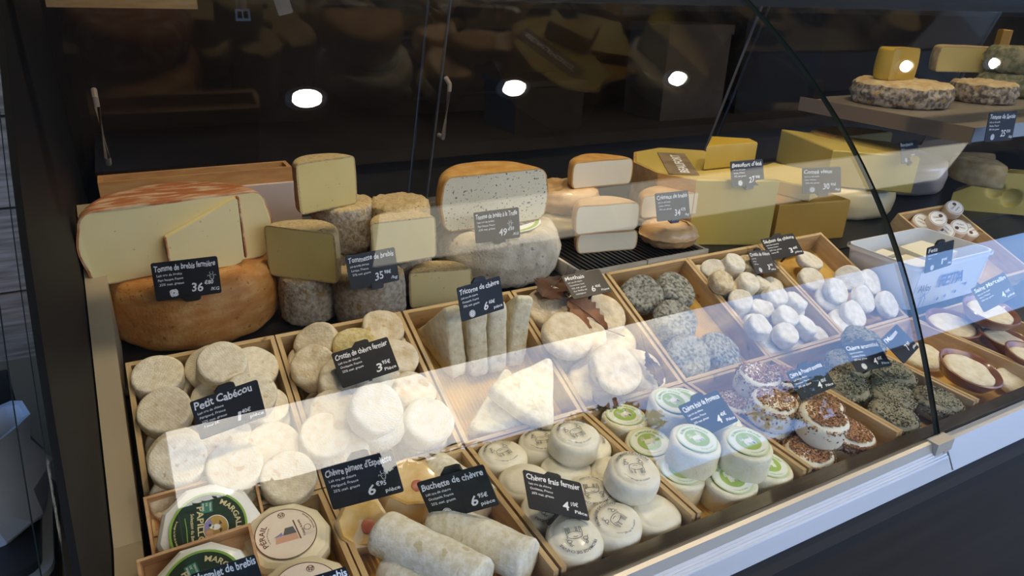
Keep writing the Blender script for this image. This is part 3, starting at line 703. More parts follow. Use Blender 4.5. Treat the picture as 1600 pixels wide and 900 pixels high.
# sechon discs
q = 'dried white goat disc '
fill(1, 6, [('sec', 1268, 404, -.002, q + 'at the rear, under the Séchon card corner', (.1, .05, 0)), ('sec', 1276, 440, .002, q + 'second from the rear of its box', (-.05, -.3, 0)),
            ('sec', 1336, 448, .020, q + 'standing on edge at the right, rear of the leaning row', (-1.2, -.3, 0)), ('sec', 1312, 476, .004, q + 'at the left in front of the leaning row', (-.5, -.3, 0)),
            ('sec', 1368, 452, .020, q + 'first of the leaning row by the feta tub', (.2, -.75, 0)), ('sec', 1382, 470, .018, q + 'second of the leaning row by the feta tub', (.2, -.75, 0)),
            ('sec', 1396, 488, .014, q + 'third of the leaning row by the feta tub', (.2, -.75, 0)), ('sec', 1345, 481, .018, q + 'in the middle of the front leaning row', (.1, -.7, 0)),
            ('sec', 1356, 501, .012, q + 'at the front right, leaning toward the viewer', (.1, -.6, 0)), ('sec', 1313, 516, -.002, q + 'flat in the front left corner of its box', (-.05, -.15, 0))], 'dried discs of the Séchon box')

# tricorne: triangular slabs
def tri_mesh(sd, th, seed):
    hgt = sd * .88; cr = .014; pts = [(-sd * .42, 0), (sd * .42, 0), (0, hgt)]; poly = []
    for i in range(3):
        p = Vector(pts[i]); a = (Vector(pts[i - 1]) - p).normalized(); b = (Vector(pts[(i + 1) % 3]) - p).normalized()
        for k in range(5):
            u = k / 4; poly.append(tuple(p + a * cr * (1 - u) ** 1.5 + b * cr * u ** 1.5))
    full = []
    for i in range(len(poly)):
        a, b = Vector(poly[i]), Vector(poly[(i + 1) % len(poly)]); m = max(1, int((b - a).length / .014))
        for k in range(m): full.append(tuple(a + (b - a) * k / m))
    c = Vector((0, hgt * .4)); mb = MB(); n = len(full)
    lay = [(.90, 0), (.97, .002), (1, .005), (1, th * .5), (1, th - .005), (.97, th - .002), (.90, th)]
    vs = []; fs = []
    for (s, z) in lay: vs += [tuple(c + (Vector(p) - c) * s) + (z,) for p in full]
    for j in range(len(lay) - 1):
        for i in range(n): fs.append((j * n + i, j * n + (i + 1) % n, (j + 1) * n + (i + 1) % n, (j + 1) * n + i))
    for base in (0, (len(lay) - 1) * n):
        k0 = len(vs); rings = [.6, .3]
        prev = list(range(base, base + n))
        for s in rings:
            cur = list(range(len(vs), len(vs) + n)); vs += [tuple(c + (Vector(p) - c) * s * .9) + (vs[base][2],) for p in full]
            fs += [(prev[i], prev[(i + 1) % n], cur[(i + 1) % n], cur[i]) for i in range(n)]; prev = cur
        fs.append(tuple(prev))
    mb.add(vs, fs); mb.wobble(.0022, 45, seed)
    return mb.mesh('tricorne_cheese', 'tricorne', ang=60)
TM = [tri_mesh(.142, .030, i) for i in range(3)]
def tri(p, X, Z, label, i):                      # X: direction of the base edge, Z: slab normal
    X = Vector(X).normalized(); Z = Vector(Z); Z = (Z - X * Z.dot(X)).normalized(); Y = Z.cross(X)
    o = obj('tricorne_cheese', TM[i % 3]); o.matrix_world = Matrix.Translation(Vector(p)) @ Matrix((X, Y, Z)).transposed().to_4x4()
    tag(o, label, 'cheese', 'triangular cheeses of the Tricorne box'); return o
ey1 = TN.cross(Vector((1, 0, 0)))               # up the slope
def bpt(bi, u, v, w): return Vector((RX[bi] + .001, .7465, 1.0)) + Vector((u, 0, 0)) + ey1 * v + TN * w
q = 'pale triangular goat cheese '
# standing slabs: narrow faces toward the viewer, apex up, leaning on the rear wall
up = (Vector((0, .10, 1))).normalized()
def stand(u, v, yaw, tipx, label, i):
    n_ = Vector((math.cos(yaw), math.sin(yaw), tipx)).normalized()          # slab normal, mostly sideways
    X = Vector((-math.sin(yaw), math.cos(yaw), 0)) * -1                     # base edge runs front to back
    X = (X * 1.0 + Vector((0, 0, -math.tan(TILT))) ).normalized()
    return tri(bpt(2, u, v, -BH + .009), -X, n_, label, i)
stand(.030, .190, .22, .10, q + 'standing at the left of the Tricorne box', 0)
stand(.074, .185, -.04, .04, q + 'standing second from the left, below the Tricorne card', 1)
stand(.108, .185, -.08, .0, q + 'standing third from the left, below the Tricorne card', 2)
stand(.145, .190, -.10, -.14, q + 'standing at the right with a ribbed face', 0)
def lie(px, py, w, ang, lean, label, i):
    n_ = (TN + Vector(lean)).normalized(); X = Vector((math.cos(ang), math.sin(ang), 0)); X = (X - n_ * X.dot(n_)).normalized(); Y = n_.cross(X)
    p = ontilt(px, py, w) - Y * .054 - n_ * .030
    tri(p, X, n_, label, i)
lie(792, 628, -.004, -.5, (-.05, -.1, 0), q + 'lying flat at the front left of the Tricorne box', 1)
lie(838, 600, .030, -.95, (.15, -.25, 0), q + 'lying on top at the front of the Tricorne box', 2)

# ================================================================== front row
# goat drawing and lettering for the fresh cheeses
def arc(cx, cy, rx, ry, a0, a1, n=8): return [(cx + rx * math.cos(a0 + (a1 - a0) * i / n), cy + ry * math.sin(a0 + (a1 - a0) * i / n)) for i in range(n + 1)]
GOAT = [arc(.05, .05, .52, .26, .1, PI - .3), arc(.05, -.05, .45, .18, PI + .2, 2 * PI - .2), [(-.42, .15), (-.50, -.15), (-.46, -.55), (-.38, -.55), (-.36, -.2)], [(-.2, -.2), (-.22, -.55), (-.14, -.55), (-.12, -.22)],
        [(.30, -.2), (.28, -.55), (.36, -.55), (.40, -.15)], [(.55, .1), (.58, -.2), (.54, -.55), (.47, -.55), (.46, -.1)], arc(-.58, .36, .16, .11, 0, 2 * PI, 10), [(-.60, .46), (-.56, .66), (-.42, .74)], [(-.66, .46), (-.66, .66), (-.56, .78)],
        [(-.70, .30), (-.78, .16)], arc(.52, .46, .15, .11, 0, 2 * PI, 10), [(.50, .56), (.44, .74), (.32, .78)], [(.56, .56), (.54, .74), (.44, .84)], [(.62, .38), (.72, .26)], [(.56, .3), (.62, .12)], arc(.0, .08, .18, .08, .3, 2.6, 5)]
def goat_label():
    mb = MB(); z = .0
    for st in GOAT: stroke(mb, st, .0008, z, 0, .0185, .0, .0)
    ring_text(mb, 'FROMAGE DE CHÈVRE', .0225, .0050, z, PI / 2, 0, True, .02)
    ring_text(mb, 'affinage de tradition', .0235, .0036, z, -PI / 2, 0, False)
    stroke(mb, [(.0215 * math.cos(a), .0215 * math.sin(a)) for a in [PI + .5 + i * .05 for i in range(12)]], .0005, z)
    return mb.mesh('printed_goat', 'print_grey', smooth=False)
GL = goat_label()
def deco_goat(o, e):
    if e is None or (len(e) > 7 and e[7] == 'plain'): return
    obj('printed_goat', GL, o, Matrix.Translation((0, 0, KIND['fra']['h'] + .0030)))
q = 'white fresh goat round '
G = 'white rounds of the Chèvre frais fermier box'
fill(2, 2, [('fra', 797, 707, .002, q + 'printed with a goat, in the rear left corner of its box', None, .1), ('fra', 846, 690, .002, q + 'printed with a goat, second along the rear wall', None, -.3),
            ('fra', 899, 677, .036, q + 'printed with a goat, topmost at the rear middle', (0, -.1, 0), .0), ('fra', 942, 694, .000, q + 'printed sideways, in the rear right corner of its box', None, -1.2),
            ('fra', 992, 732, .036, q + 'printed with a goat, topmost at the right wall', (.05, -.2, 0), -.3), ('fra', 824, 757, .000, q + 'plain yellowish, behind the Chèvre frais fermier card', (-.1, -.1, 0), .3, 'plain'),
            ('fra', 899, 741, .000, q + 'plain, under the topmost rear one', None, .9, 'plain'), ('fra', 962, 747, -.002, q + 'plain, hidden under the topmost right one', None, .9, 'plain'),
            ('fra', 948, 784, .002, q + 'printed upside down, in the middle of its box', (.0, -.1, 0), 2.8), ('fra', 868, 812, .000, q + 'printed, under the lower edge of its price card', (-.1, -.15, 0), 3.0),
            ('fra', 978, 819, .004, q + 'printed, at the front in the middle', (0, -.15, 0), .5), ('fra', 902, 848, .004, q + 'printed upside down, in the front left corner', (-.05, -.2, 0), 2.9),
            ('fra', 1036, 801, -.004, q + 'plain and unprinted, in the front right corner', (.05, -.1, 0), .4, 'plain')], G, deco_goat)
def green_label():
    mb = MB()
    disc(mb, 0, .0285, 0, 1); disc(mb, 0, .0262, .0002, 2); disc(mb, 0, .0172, .0004, 0)
    ring_text(mb, 'BUIMARET FRAIRE', .0194, .0056, .0005, PI / 2 - .3, 3, True, .02)
    ring_text(mb, 'fromage de chèvre', .0235, .0030, .0005, -PI / 2, 3, False)
    for st in GOAT: stroke(mb, st, .0022, .0006, 2, .0135)
    mb.prism([(.0095 * .8 * math.cos(a), .0035 * math.sin(a)) for a in [i * .5236 for i in range(12)]], .0005, .0007, 2)
    return mb.mesh('round_green_label', ['label_green', 'label_pale', 'label_white', 'label_green'], smooth=False)
GRL = green_label()
def deco_green(o, e):
    c = obj('round_green_label', GRL, o, Matrix.Translation((0, 0, KIND['pro']['h'] + .0022)))
    c['label'] = 'round green and white paper label'
q = 'cream drum cheese with round green label '
fill(2, 3, [('pro', 981, 650, .004, q + 'in the rear left corner of its box', None, .0), ('pro', 1064, 622, .004, q + 'at the rear wall above the Provence card', None, .2),
            ('pro', 1016, 691, .000, q + 'low at the left wall of its box', (-.08, -.1, 0), -.3), ('pro', 1037, 640, .036, q + 'raised behind the left corner of the Provence card', (.05, -.15, 0), .3),
            ('pro', 1140, 645, .010, q + 'behind the right half of the Provence card', None, .4), ('pro', 1071, 676, .040, q + 'raised, under the left corner of the Provence card', (.05, -.1, 0), .0),
            ('pro', 1155, 690, .040, q + 'raised, at the lower right of the Provence card', (.0, -.1, 0), -.15), ('pro', 1087, 740, -.002, q + 'at the front, second from the left wall', (.05, -.1, 0), -.4),
            ('pro', 1149, 749, -.002, q + 'in the middle of the front wall', (.0, -.15, 0), -.2), ('pro', 1214, 725, -.002, q + 'in the front right corner of its box', (.1, -.1, 0), -.3)],
     'green-labelled cheeses of the Provence box', deco_green)
def grains(r, h, n, seed, mats, size, side=.45, flat=True):
    rnd = random.Random(seed); mb = MB()
    for k in range(n):
        if rnd.random() < side:
            a = rnd.uniform(0, 2 * PI); zz = h - abs(rnd.gauss(0, h * .28)); zz = max(.004, min(h - .006, zz)); p = Vector(((r + .0005) * math.cos(a), (r + .0005) * math.sin(a), zz)); nn = Vector((math.cos(a), math.sin(a), .2))
        else:
            a = rnd.uniform(0, 2 * PI); rr = (r - .002) * math.sqrt(rnd.random()); p = Vector((rr * math.cos(a), rr * math.sin(a), h + .001 - (.006 if rr > r - .007 else 0))); nn = Vector((0, 0, 1))
        u = Vector((rnd.gauss(0, 1), rnd.gauss(0, 1), rnd.gauss(0, 1))).normalized(); s = size * rnd.uniform(.6, 1.2)
        x = (u - nn.normalized() * u.dot(nn.normalized()) * .7).normalized(); y = nn.cross(x).normalized(); z = x.cross(y)
        vs = [p + x * s, p + y * s * .5, p - x * s, p - y * s * .5, p + z * s * .5, p - z * s * .5]
        mb.add(vs, [(0, 1, 4), (1, 2, 4), (2, 3, 4), (3, 0, 4), (1, 0, 5), (2, 1, 5), (3, 2, 5), (0, 3, 5)], rnd.choice([0, 0, 1, 1, 2]))
    return mb.mesh('seed_coating', mats, smooth=False)
SG = [grains(.036, .042, 1000, 3, ['seed_mid', 'seed_light', 'seed_dark'], .0030, .16), grains(.036, .042, 1900, 4, ['seed_light', 'seed_mid', 'seed_dark'], .0030, .42)]
def deco_seed(o, e):
    c = obj('seed_coating', SG[0 if e and e[3] > .02 else 1], o, Matrix.Rotation(random.uniform(0, 6), 4, 'Z')); c['kind'] = 'stuff'; c['label'] = 'brown seeds and spices'
q = 'white goat cheese topped with brown seeds '
fill(2, 4, [('see', 1150, 633, .000, q + 'at the left wall beside the Provence card', None), ('see', 1198, 668, -.002, q + 'low, under the white front of the left stack', None),
            ('see', 1188, 582, .036, q + 'raised at the rear left of its box', (0, -.12, 0)), ('see', 1216, 624, .040, q + 'raised, in the middle of the left stack', (0, -.12, 0)),
            ('see', 1232, 582, .010, q + 'at the rear wall behind the blue-grey card', None), ('see', 1287, 646, .040, q + 'raised, second from the right wall', (.0, -.15, 0)),
            ('see', 1262, 699, -.004, q + 'at the front left, under the raised one', (0, -.1, 0)), ('see', 1332, 672, -.002, q + 'in the front right corner, wholly coated', (.1, -.15, 0)),
            ('see', 1282, 626, .006, q + 'behind the raised one, under the blue-grey card', None)], 'seeded cheeses of the aromatised Provence box', deco_seed)
HG = [grains(.038, .032, 1400, 6, ['herb_dark', 'herb_pale', 'herb_green'], .0026, .45), grains(.038, .032, 1400, 7, ['herb_green', 'herb_pale', 'herb_dark'], .0026, .4)]
def deco_herb(o, e):
    c = obj('herb_coating', HG[1 if e and e[3] > .009 else 0], o, Matrix.Rotation(random.uniform(0, 6), 4, 'Z')); c['kind'] = 'stuff'; c['label'] = 'dried herbs and pepper'
q = 'goat cheese coated in '
fill(2, 5, [('her', 1385, 638, .000, q + 'dark herbs, at the front left of its box by the joint', (0, -.2, 0)), ('her', 1430, 624, .002, q + 'dark herbs, just left of the glass joint', (0, -.2, 0)),
            ('her', 1478, 634, -.002, q + 'dark herbs, just right of the glass joint', (.05, -.1, 0)), ('her', 1336, 606, .006, q + 'grey herbs, at the left wall below the aromatised card', (-.1, -.15, 0)),
            ('her', 1368, 588, .012, q + 'green herbs, under the lower edge of the aromatised card', (0, -.2, 0)), ('her', 1392, 556, .030, q + 'green herbs, raised at the right of the aromatised card', (.1, -.35, 0)),
            ('her', 1412, 592, .006, q + 'grey-green herbs, in the middle right of its box', (.05, -.1, 0))], 'herbed cheeses of the aromatised box', deco_herb)
# clay dishes
def clay_dish():
    pr = [(0, .0), (.036, .0), (.042, .003), (.050, .016), (.053, .024), (.051, .0255), (.048, .024), (.044, .012), (.036, .006), (0, .006)]
    return MB().lathe(pr, 44).wobble(.001, 30, 3).mesh('clay_dish', 'terracotta', ang=60)
CD = clay_dish()
def dish(p, up, label, clabel, i):
    M = frame(up, i * 1.3, p); o = obj('clay_dish', CD, None, M); tag(o, label, 'dish', 'brown clay dishes at the right')
    c = obj('soft_cream_cheese', KIND['mar']['me'][i % 3], None, M @ Matrix.Translation((0, 0, .0068)) @ Matrix.Scale(1.06, 4)); tag(c, clabel, 'cheese', 'cream cheeses in the clay dishes')
for i, (px, py, z, up, a) in enumerate([(1515, 577, 1.012, (.05, -.25, 1), 'nearest the viewer, right of the joint'), (1489, 507, 1.0, (-.05, -.15, 1), 'at the rear wall, left of the Saint Marcellin card'),
                                        (1548, 487, 1.03, (0, -.2, 1), 'raised, under the Saint Marcellin card'), (1572, 530, .99, (.1, -.15, 1), 'low in the middle of its box'),
                                        (1618, 560, 1.0, (.1, -.15, 1), 'cut by the right edge of the picture')]):
    n_ = Vector(up).normalized(); dish(onz(px, py, z) - n_ * .02, up, 'brown clay dish ' + a, 'cream cheese in the clay dish ' + a, i)
cheese('mar', onz(1592, 596, .978), (.05, -.2, 1), 'pale flat cream cheese low at the right edge, without a dish', 'loose cream cheeses', var=1)
cheese('mar', onz(1442, 553, .985), (-.1, -.1, 1), 'yellowish flat cream cheese behind the joint, beside the turned card', 'loose cream cheeses', var=2)

# foil-wrapped rounds in their own little boxes
def oct_round(name, r, h, m, seed, n=10):
    pr = rprof(r, h, .012, 3, .001); mb = MB().lathe(pr, n); mb.wobble(.002, 25, seed); return mb.mesh(name, m, ang=25)
def papillon_label():
    mb = MB(); z = 0
    disc(mb, 0, .0415, z, 1, 56); disc(mb, 0, .0390, z + .0002, 0, 56)
    r = -PI / 2
    put_text(mb, 'PAPILLON', -.0115, .027, .0095, z + .0004, width=.052, mi=2, rot=r, bold=.02, hand=False)
    ring_text(mb, 'MARGALET', .0292, .0082, z + .0004, .35, 2, True, .02, 1.1)
    put_text(mb, 'Selection du Berger', -.0185, .020, .005, z + .0004, width=.038, mi=2, rot=r)
    ring_text(mb, 'fromage au lait de brebis', .0365, .003, z + .0004, PI, 2, False)
    vs = rrect(.0125, .0125, .0008, cx=-.001, cy=.0245); mb.add([(a, b, z + .0004) for a, b in vs], [tuple(range(len(vs)))], 3)
    for i in range(3): put_text(mb, ('TERROIR', 'DE', 'BREBIS')[i], .002 - i * .0038, .0295, .0026, z + .0006, width=(.010, .004, .009)[i], mi=4, rot=r, hand=False)
    disc(mb, 0, .0150, z + .0003, 4, 36, .0075, -.001, .9); disc(mb, 0, .0142, z + .0005, 5, 36, .0075, -.001, .9)
    mb.add([(-.004, -.004, z + .0006), (-.0045, .006, z + .0006), (.002, .011, z + .0006), (.004, .004, z + .0006)], [(0, 1, 2, 3)], 6)
    mb.add([(-.003, -.011, z + .0006), (-.004, -.003, z + .0006), (.004, -.004, z + .0006), (.005, -.013, z + .0006)], [(0, 1, 2, 3)], 7)
    disc(mb, 0, .0034, z + .0007, 4, 16, .008, .0, 1.3); disc(mb, 0, .0022, z + .0007, 4, 16, .0035, .001, 1.2); disc(mb, 0, .0016, z + .0008, 0, 12, .0015, .003)
    for s in (-1, 1): mb.add([(.011, s * .002, z + .0007), (.0145, s * .003, z + .0007), (.012, s * .0075, z + .0007)], [(0, 1, 2)], 8)
    stroke(mb, [(-.0245, .016), (-.023, .004), (-.0225, -.012)], .0008, z + .0004, 1)
    return mb.mesh('round_label', ['label_dark', 'label_lime', 'print_gold', 'label_teal', 'paper_white', 'print_tan', 'print_violet', 'print_pink', 'print_brown'], smooth=False)
PLB = papillon_label()
def foil_round(c, up, spin, label, blabel, size=.115):
    M = frame(up, 0, c)
    t = thing('small_wooden_tray', blabel, 'box', M @ Matrix.Translation((0, 0, -.034)), 'little trays of the foil-wrapped cheeses')
    s = size / 2 + .004; wl = .003
    obj('bottom_board', MB().box((-s, -s, 0), (s, s, .003)).mesh('bottom_board', 'wood_thin', smooth=False), t)
    for a, b in (((-s, -s, .003), (s, -s + wl, .026)), ((-s, s - wl, .003), (s, s, .026)), ((-s, -s + wl, .003), (-s + wl, s - wl, .026)), ((s - wl, -s + wl, .003), (s, s - wl, .026))):
        obj('side_panel', MB().box(a, b).mesh('side_panel', 'wood_thin', smooth=False), t)
    me = oct_round('foil_wrapped_cheese', size / 2, .034, 'papillon_wrap', 3)
    o = obj('foil_wrapped_cheese', me, None, M @ Matrix.Translation((0, 0, -.030))); tag(o, label, 'cheese', 'foil-wrapped cheeses with dark green labels')
    l_ = obj('round_label', PLB, o, Matrix.Translation((0, 0, .0368)) @ Matrix.Rotation(spin, 4, 'Z')); l_['label'] = 'dark green round label with gold lettering'
foil_round(onz(327, 828, 1.012), (-.04, -.72, 1), -.12, 'white foil-wrapped round cheese with dark green label at the lower left', 'thin wooden tray under the upper green-labelled foil cheese')
foil_round(onz(318, 925, 1.008), (-.10, -.62, 1), .22, 'white foil-wrapped round cheese cut by the lower picture edge', 'thin wooden tray under the foil cheese at the lower picture edge', .108)
def perail_label():
    mb = MB(); disc(mb, 0, .0345, 0, 0, 48); disc(mb, .0335, .0345, .0002, 1, 48)
    ring_text(mb, 'PÉRAIL', .0235, .0085, .0003, PI * .93, 1, True, .015, 1.1)
    ring_text(mb, 'fromage au lait de brebis', .0200, .0022, .0003, PI * .93, 1, True)
    ring_text(mb, 'fabrication traditionnelle', .0305, .0026, .0003, .2, 1, True)
    mb.add([(.012, -.014, .0003), (.0135, -.014, .0003), (.0135, .014, .0003), (.012, .014, .0003)], [(0, 1, 2, 3)], 1)
    put_text(mb, 'Fromage de brebis', .0195, -.012, .004, .0003, width=.024, mi=1, rot=PI / 2)
    mb.add([(-.015, -.010, .0003), (.011, -.013, .0003), (.011, -.004, .0003), (-.012, -.002, .0003)], [(0, 1, 2, 3)], 2)
    mb.add([(-.004, -.002, .0004), (.011, -.004, .0004), (.010, .006, .0004), (.001, .007, .0004)], [(0, 1, 2, 3)], 3)
    mb.add([(-.014, -.001, .0004), (-.004, -.002, .0004), (-.004, .003, .0004)], [(0, 1, 2)], 4)
    disc(mb, .0035, .0042, .0003, 1, 20, .003, .026); disc(mb, .0035, .0041, .0003, 1, 20, .0245, -.002)
    for st in GOAT: stroke(mb, st, .0005, .0003, 1, .0038, .003, .026)
    return mb.mesh('round_label', ['paper_cream', 'print_brown', 'print_pink', 'print_grey', 'print_violet'], smooth=False)
PRL = perail_label(); PRM = oct_round('wrapped_sheep_cheese', .052, .032, 'perail_wrap', 5, 11)
for px, py, z, up, sp, lb in [(447, 836, 1.008, (.03, -.22, 1), .1, 'cream paper-wrapped round cheese with a PÉRAIL label'), (478, 925, 1.02, (.05, -.15, 1), -.3, 'cream paper-wrapped round cheese cut by the lower picture edge')]:
    n_ = Vector(up).normalized(); o = obj('wrapped_sheep_cheese', PRM, None, frame(up, 0, onz(px, py, z) - n_ * .032)); tag(o, lb, 'cheese', 'paper-wrapped sheep cheeses')
    obj('round_label', PRL, o, Matrix.Translation((0, 0, .0350)) @ Matrix.Rotation(sp, 4, 'Z'))
# cheese logs
def log_mesh(r, ln, seed):
    pr = [(0, 0), (r * .6, 0), (r * .9, .001), (r, .005)] + [(r * (1 + .02 * math.sin(i)), ln * i / 14) for i in range(1, 14)] + [(r, ln - .005), (r * .9, ln - .001), (r * .6, ln), (0, ln)]
    return MB().lathe(pr, 32).wobble(.0016, 32, seed).wobble(.0008, 120, seed).mesh('goat_cheese_log', 'buchette', ang=60)
LG = [log_mesh(.0265, .150, i) for i in range(3)]
def log(a, b, i, label, r=.0265):
    a, b = Vector(a), Vector(b); d = (b - a).normalized(); M = frame(d, i * 1.0, a); o = obj('goat_cheese_log', LG[i % 3], None, M @ Matrix.Scale((b - a).length / .15, 4, (0, 0, 1)))
    tag(o, label, 'cheese', 'goat cheese logs of the Buchette box')
log((.188, .628, 1.010), (.262, .508, 1.006), 0, 'long pale cheese log in front of the Buchette card, at the left')
log((.256, .630, .998), (.326, .516, 1.000), 1, 'pale cheese log lying at the right of its box')
log((.300, .735, .985), (.330, .640, .985), 2, 'pale cheese log half hidden behind the Buchette card')
log((.190, .600, .981), (.226, .500, .981), 1, 'pale cheese log underneath at the lower left of its box')
# wrapped cones with pepper
def cone(p, up, label, s=1.0, flip=1):
    t = thing('wrapped_pepper_cheese', label, 'cheese', frame(up, 0, p), 'wrapped cheeses of the Espelette box')
    pr = [(0, 0), (.030, 0), (.034, .004), (.0345, .012), (.034, .030), (.0325, .046), (.031, .0485), (.029, .049), (0, .049)]
    obj('body', MB().lathe([(r * s, z * s) for r, z in pr], 9).wobble(.003, 30, s).mesh('body', 'espelette', ang=28), t)
    obj('yellow_top', MB().lathe([(.0305 * s, .0475 * s), (.0310 * s, .0500 * s), (.0285 * s, .0515 * s), (.024 * s, .0505 * s), (0, .0500 * s)], 9).wobble(.0015, 40, 2).mesh('yellow_top', 'pepper_yellow', ang=30), t)
    pm = MB().lathe([(0, 0), (.006, .0005), (.008, .002), (.005, .004), (0, .0045)], 14).wobble(.003, 90, 4)
    obj('red_pepper', pm.mesh('red_pepper', 'pepper_red'), t, Matrix.Translation((.004 * s, -.008 * s, .0495 * s)))
def cone_px(px, py, z, up, label, s):
    n_ = Vector(up).normalized(); cone(onz(px, py, z) - n_ * .05 * s, up, label, s)
cone_px(566, 815, 1.012, (-.12, -.75, 1), 'plastic-wrapped cheese with a red pepper under the Espelette card', .95)
cone_px(642, 752, 1.008, (.05, -.35, 1), 'plastic-wrapped beige cheese between the Espelette and Buchette cards', 1.15)

# ================================================================== rear deck: wheels, halves, wedges
def view2d(p):
    d = Vector((p.x - CAM.x, p.y - CAM.y, 0)); return d.normalized()
def seat(xl, xr, yb, z):                             # cylinder seen between xl and xr with its foot at yb: centre and radius
    a, b = ray(xl, yb), ray(xr, yb); a = Vector((a.x, a.y, 0)).normalized(); b = Vector((b.x, b.y, 0)).normalized()
    sa = math.sin(a.angle(b) / 2); P = onz((xl + xr) / 2, yb, z); dp = math.hypot(P.x, P.y); r = dp * sa / (1 - sa)
    c = (a + b).normalized() * (dp + r); return Vector((c.x, c.y, 0)), r
def wheel(name, c, r, h, z, m, label, rd=.02, bulge=.004, amp=.003, group=None, top=None, up=(0, 0, 1), dome=0.0):
    mb = MB().lathe(rprof(r, h, rd, 5, dome, bulge), 64)
    if top:
        for i, f in enumerate(mb.f):
            if sum(mb.v[j][2] for j in f) / len(f) > h - rd * .35: mb.m[i] = 1
    mb.wobble(amp, 6 / r * .12 / .12, r * 50).wobble(amp * .25, 70, 3)
    o = obj(name, mb.mesh(name, [m] + ([top] if top else []), ang=70)); o.matrix_world = frame(up, r * 31, (c.x, c.y, z)); return tag(o, label, 'cheese', group)
def half(name, c, r, h, z, yaw, rind, paste, label, rd=.015, bulge=.003, ang=PI, group=None, tilt=(0, 0, 1), amp=.0015, top=None):
    """part wheel; the cut face (or the first cut face of a narrower piece) looks along -y turned by yaw"""
    t = thing(name, label, 'cheese', frame(tilt, yaw, (c[0], c[1], z)), group)
    pr = rprof(r, h, rd, 5, 0, bulge)
    mb = MB().lathe(pr, 40, 0, 0, ang)
    if top:
        for i, f in enumerate(mb.f):
            if sum(mb.v[j][2] for j in f) / len(f) > h - rd * .4: mb.m[i] = 1
    for a in (0, ang):                                # thin rim of rind around the cut
        inn = [(max(0, q_[0] - .0035 if q_[0] > .0035 else 0), min(max(q_[1], .003), h - .003)) for q_ in pr]
        vs = [(q_[0] * math.cos(a), q_[0] * math.sin(a), q_[1]) for q_ in pr] + [(q_[0] * math.cos(a), q_[0] * math.sin(a), q_[1]) for q_ in inn]
        n = len(pr); mb.add(vs, [(i, i + 1, n + i + 1, n + i) for i in range(n - 1)], 0)
    obj('rind', mb.wobble(amp, 20, r * 10).mesh('rind', [rind] + ([top] if top else []), ang=50), t)
    pb = MB()
    for k, a in enumerate((0, ang)):
        inn = [(max(0, q_[0] - .003 if q_[0] > .003 else 0), min(max(q_[1], .0025), h - .0025)) for q_ in pr]
        off = .0006 * (-1 if k == 0 else 1)
        pb.add([(q_[0] * math.cos(a) - off * math.sin(a), q_[0] * math.sin(a) + off * math.cos(a), q_[1]) for q_ in inn], [tuple(range(len(inn)))])
    obj('paste', pb.wobble(amp, 20, r * 10).mesh('paste', paste, smooth=False), t)
    return t
Z0 = 1.05
# --- big orange sheep wheel, half wheel and slice
cA, rA = seat(178, 446, 552, Z0)
wheel('orange_tomme_wheel', cA, rA, .112, Z0, 'rind_orange', 'whole orange-rinded cheese wheel at the left, under the cut half', rd=.023, bulge=.005, amp=.004)
zB = Z0 + .112
pl, pr_ = onz(165, 447, zB), onz(412, 403, zB)
cB = (pl + pr_) / 2; yawB = math.atan2(pr_.y - pl.y, pr_.x - pl.x)
half('cut_tomme_half', (cB.x - .002, cB.y + .004), .137, .116, zB, yawB, 'rind_red', 'paste_pale', 'half wheel of pale cheese with a red-brown rind, cut face to the front', rd=.026, bulge=.006)
t = thing('tomme_slice', 'pale cheese slice with brown rind edges leaning on the half wheel', 'cheese', Matrix.Translation((ony(270, 440, cB.y - .005).x, cB.y - .004, zB + .002)) @ Matrix.Rotation(yawB, 4, 'Z') @ Matrix.Rotation(PI / 2 - .05, 4, 'X'))
poly = [(.003, 0), (.095, 0), (.104, .003), (.110, .010), (.112, .106), (.109, .108), (0, .062), (0, .003)]
obj('paste', MB().prism(poly, 0, .014).mesh('paste', 'paste_pale', smooth=False), t)
obj('rind', MB().prism([(.1125, .008), (.115, .012), (.1148, .110), (.1125, .109)], -.0005, .0145).prism([(-.002, .003), (0, .003), (0, .062), (-.002, .061)], -.0005, .0145).mesh('rind', 'rind_red', smooth=False), t)
# --- crate behind
t = thing('long_cheese_crate', 'long orange-brown wooden crate behind the cut half wheel', 'box', place((-.055, 1.44, Z0)))
a, b = ony(183, 285, 1.44), ony(400, 264, 1.44)
hh = (a.z + b.z) / 2 - Z0; wd = b.x + .10 - a.x
for p_, q_ in (((0, 0, 0), (wd, .008, hh)), ((0, .05, 0), (wd, .058, hh)), ((0, .008, 0), (.008, .05, hh)), ((wd - .008, .008, 0), (wd, .05, hh))):
    obj('side_panel', MB().box(p_, q_).mesh('side_panel', 'crate_orange', smooth=False), t)
obj('bottom_board', MB().box((.008, .008, 0), (wd - .008, .05, .006)).mesh('bottom_board', 'crate_orange', smooth=False), t)
tag(obj('paper_sheet', MB().box((a.x + .10, 1.428, Z0 + hh * .45), (a.x + wd - .02, 1.438, Z0 + hh * .86)).wobble(.003, 20, 1).mesh('paper_sheet', 'paper_pink', smooth=False)), 'pale pink wrapping paper in front of the long crate', 'paper')

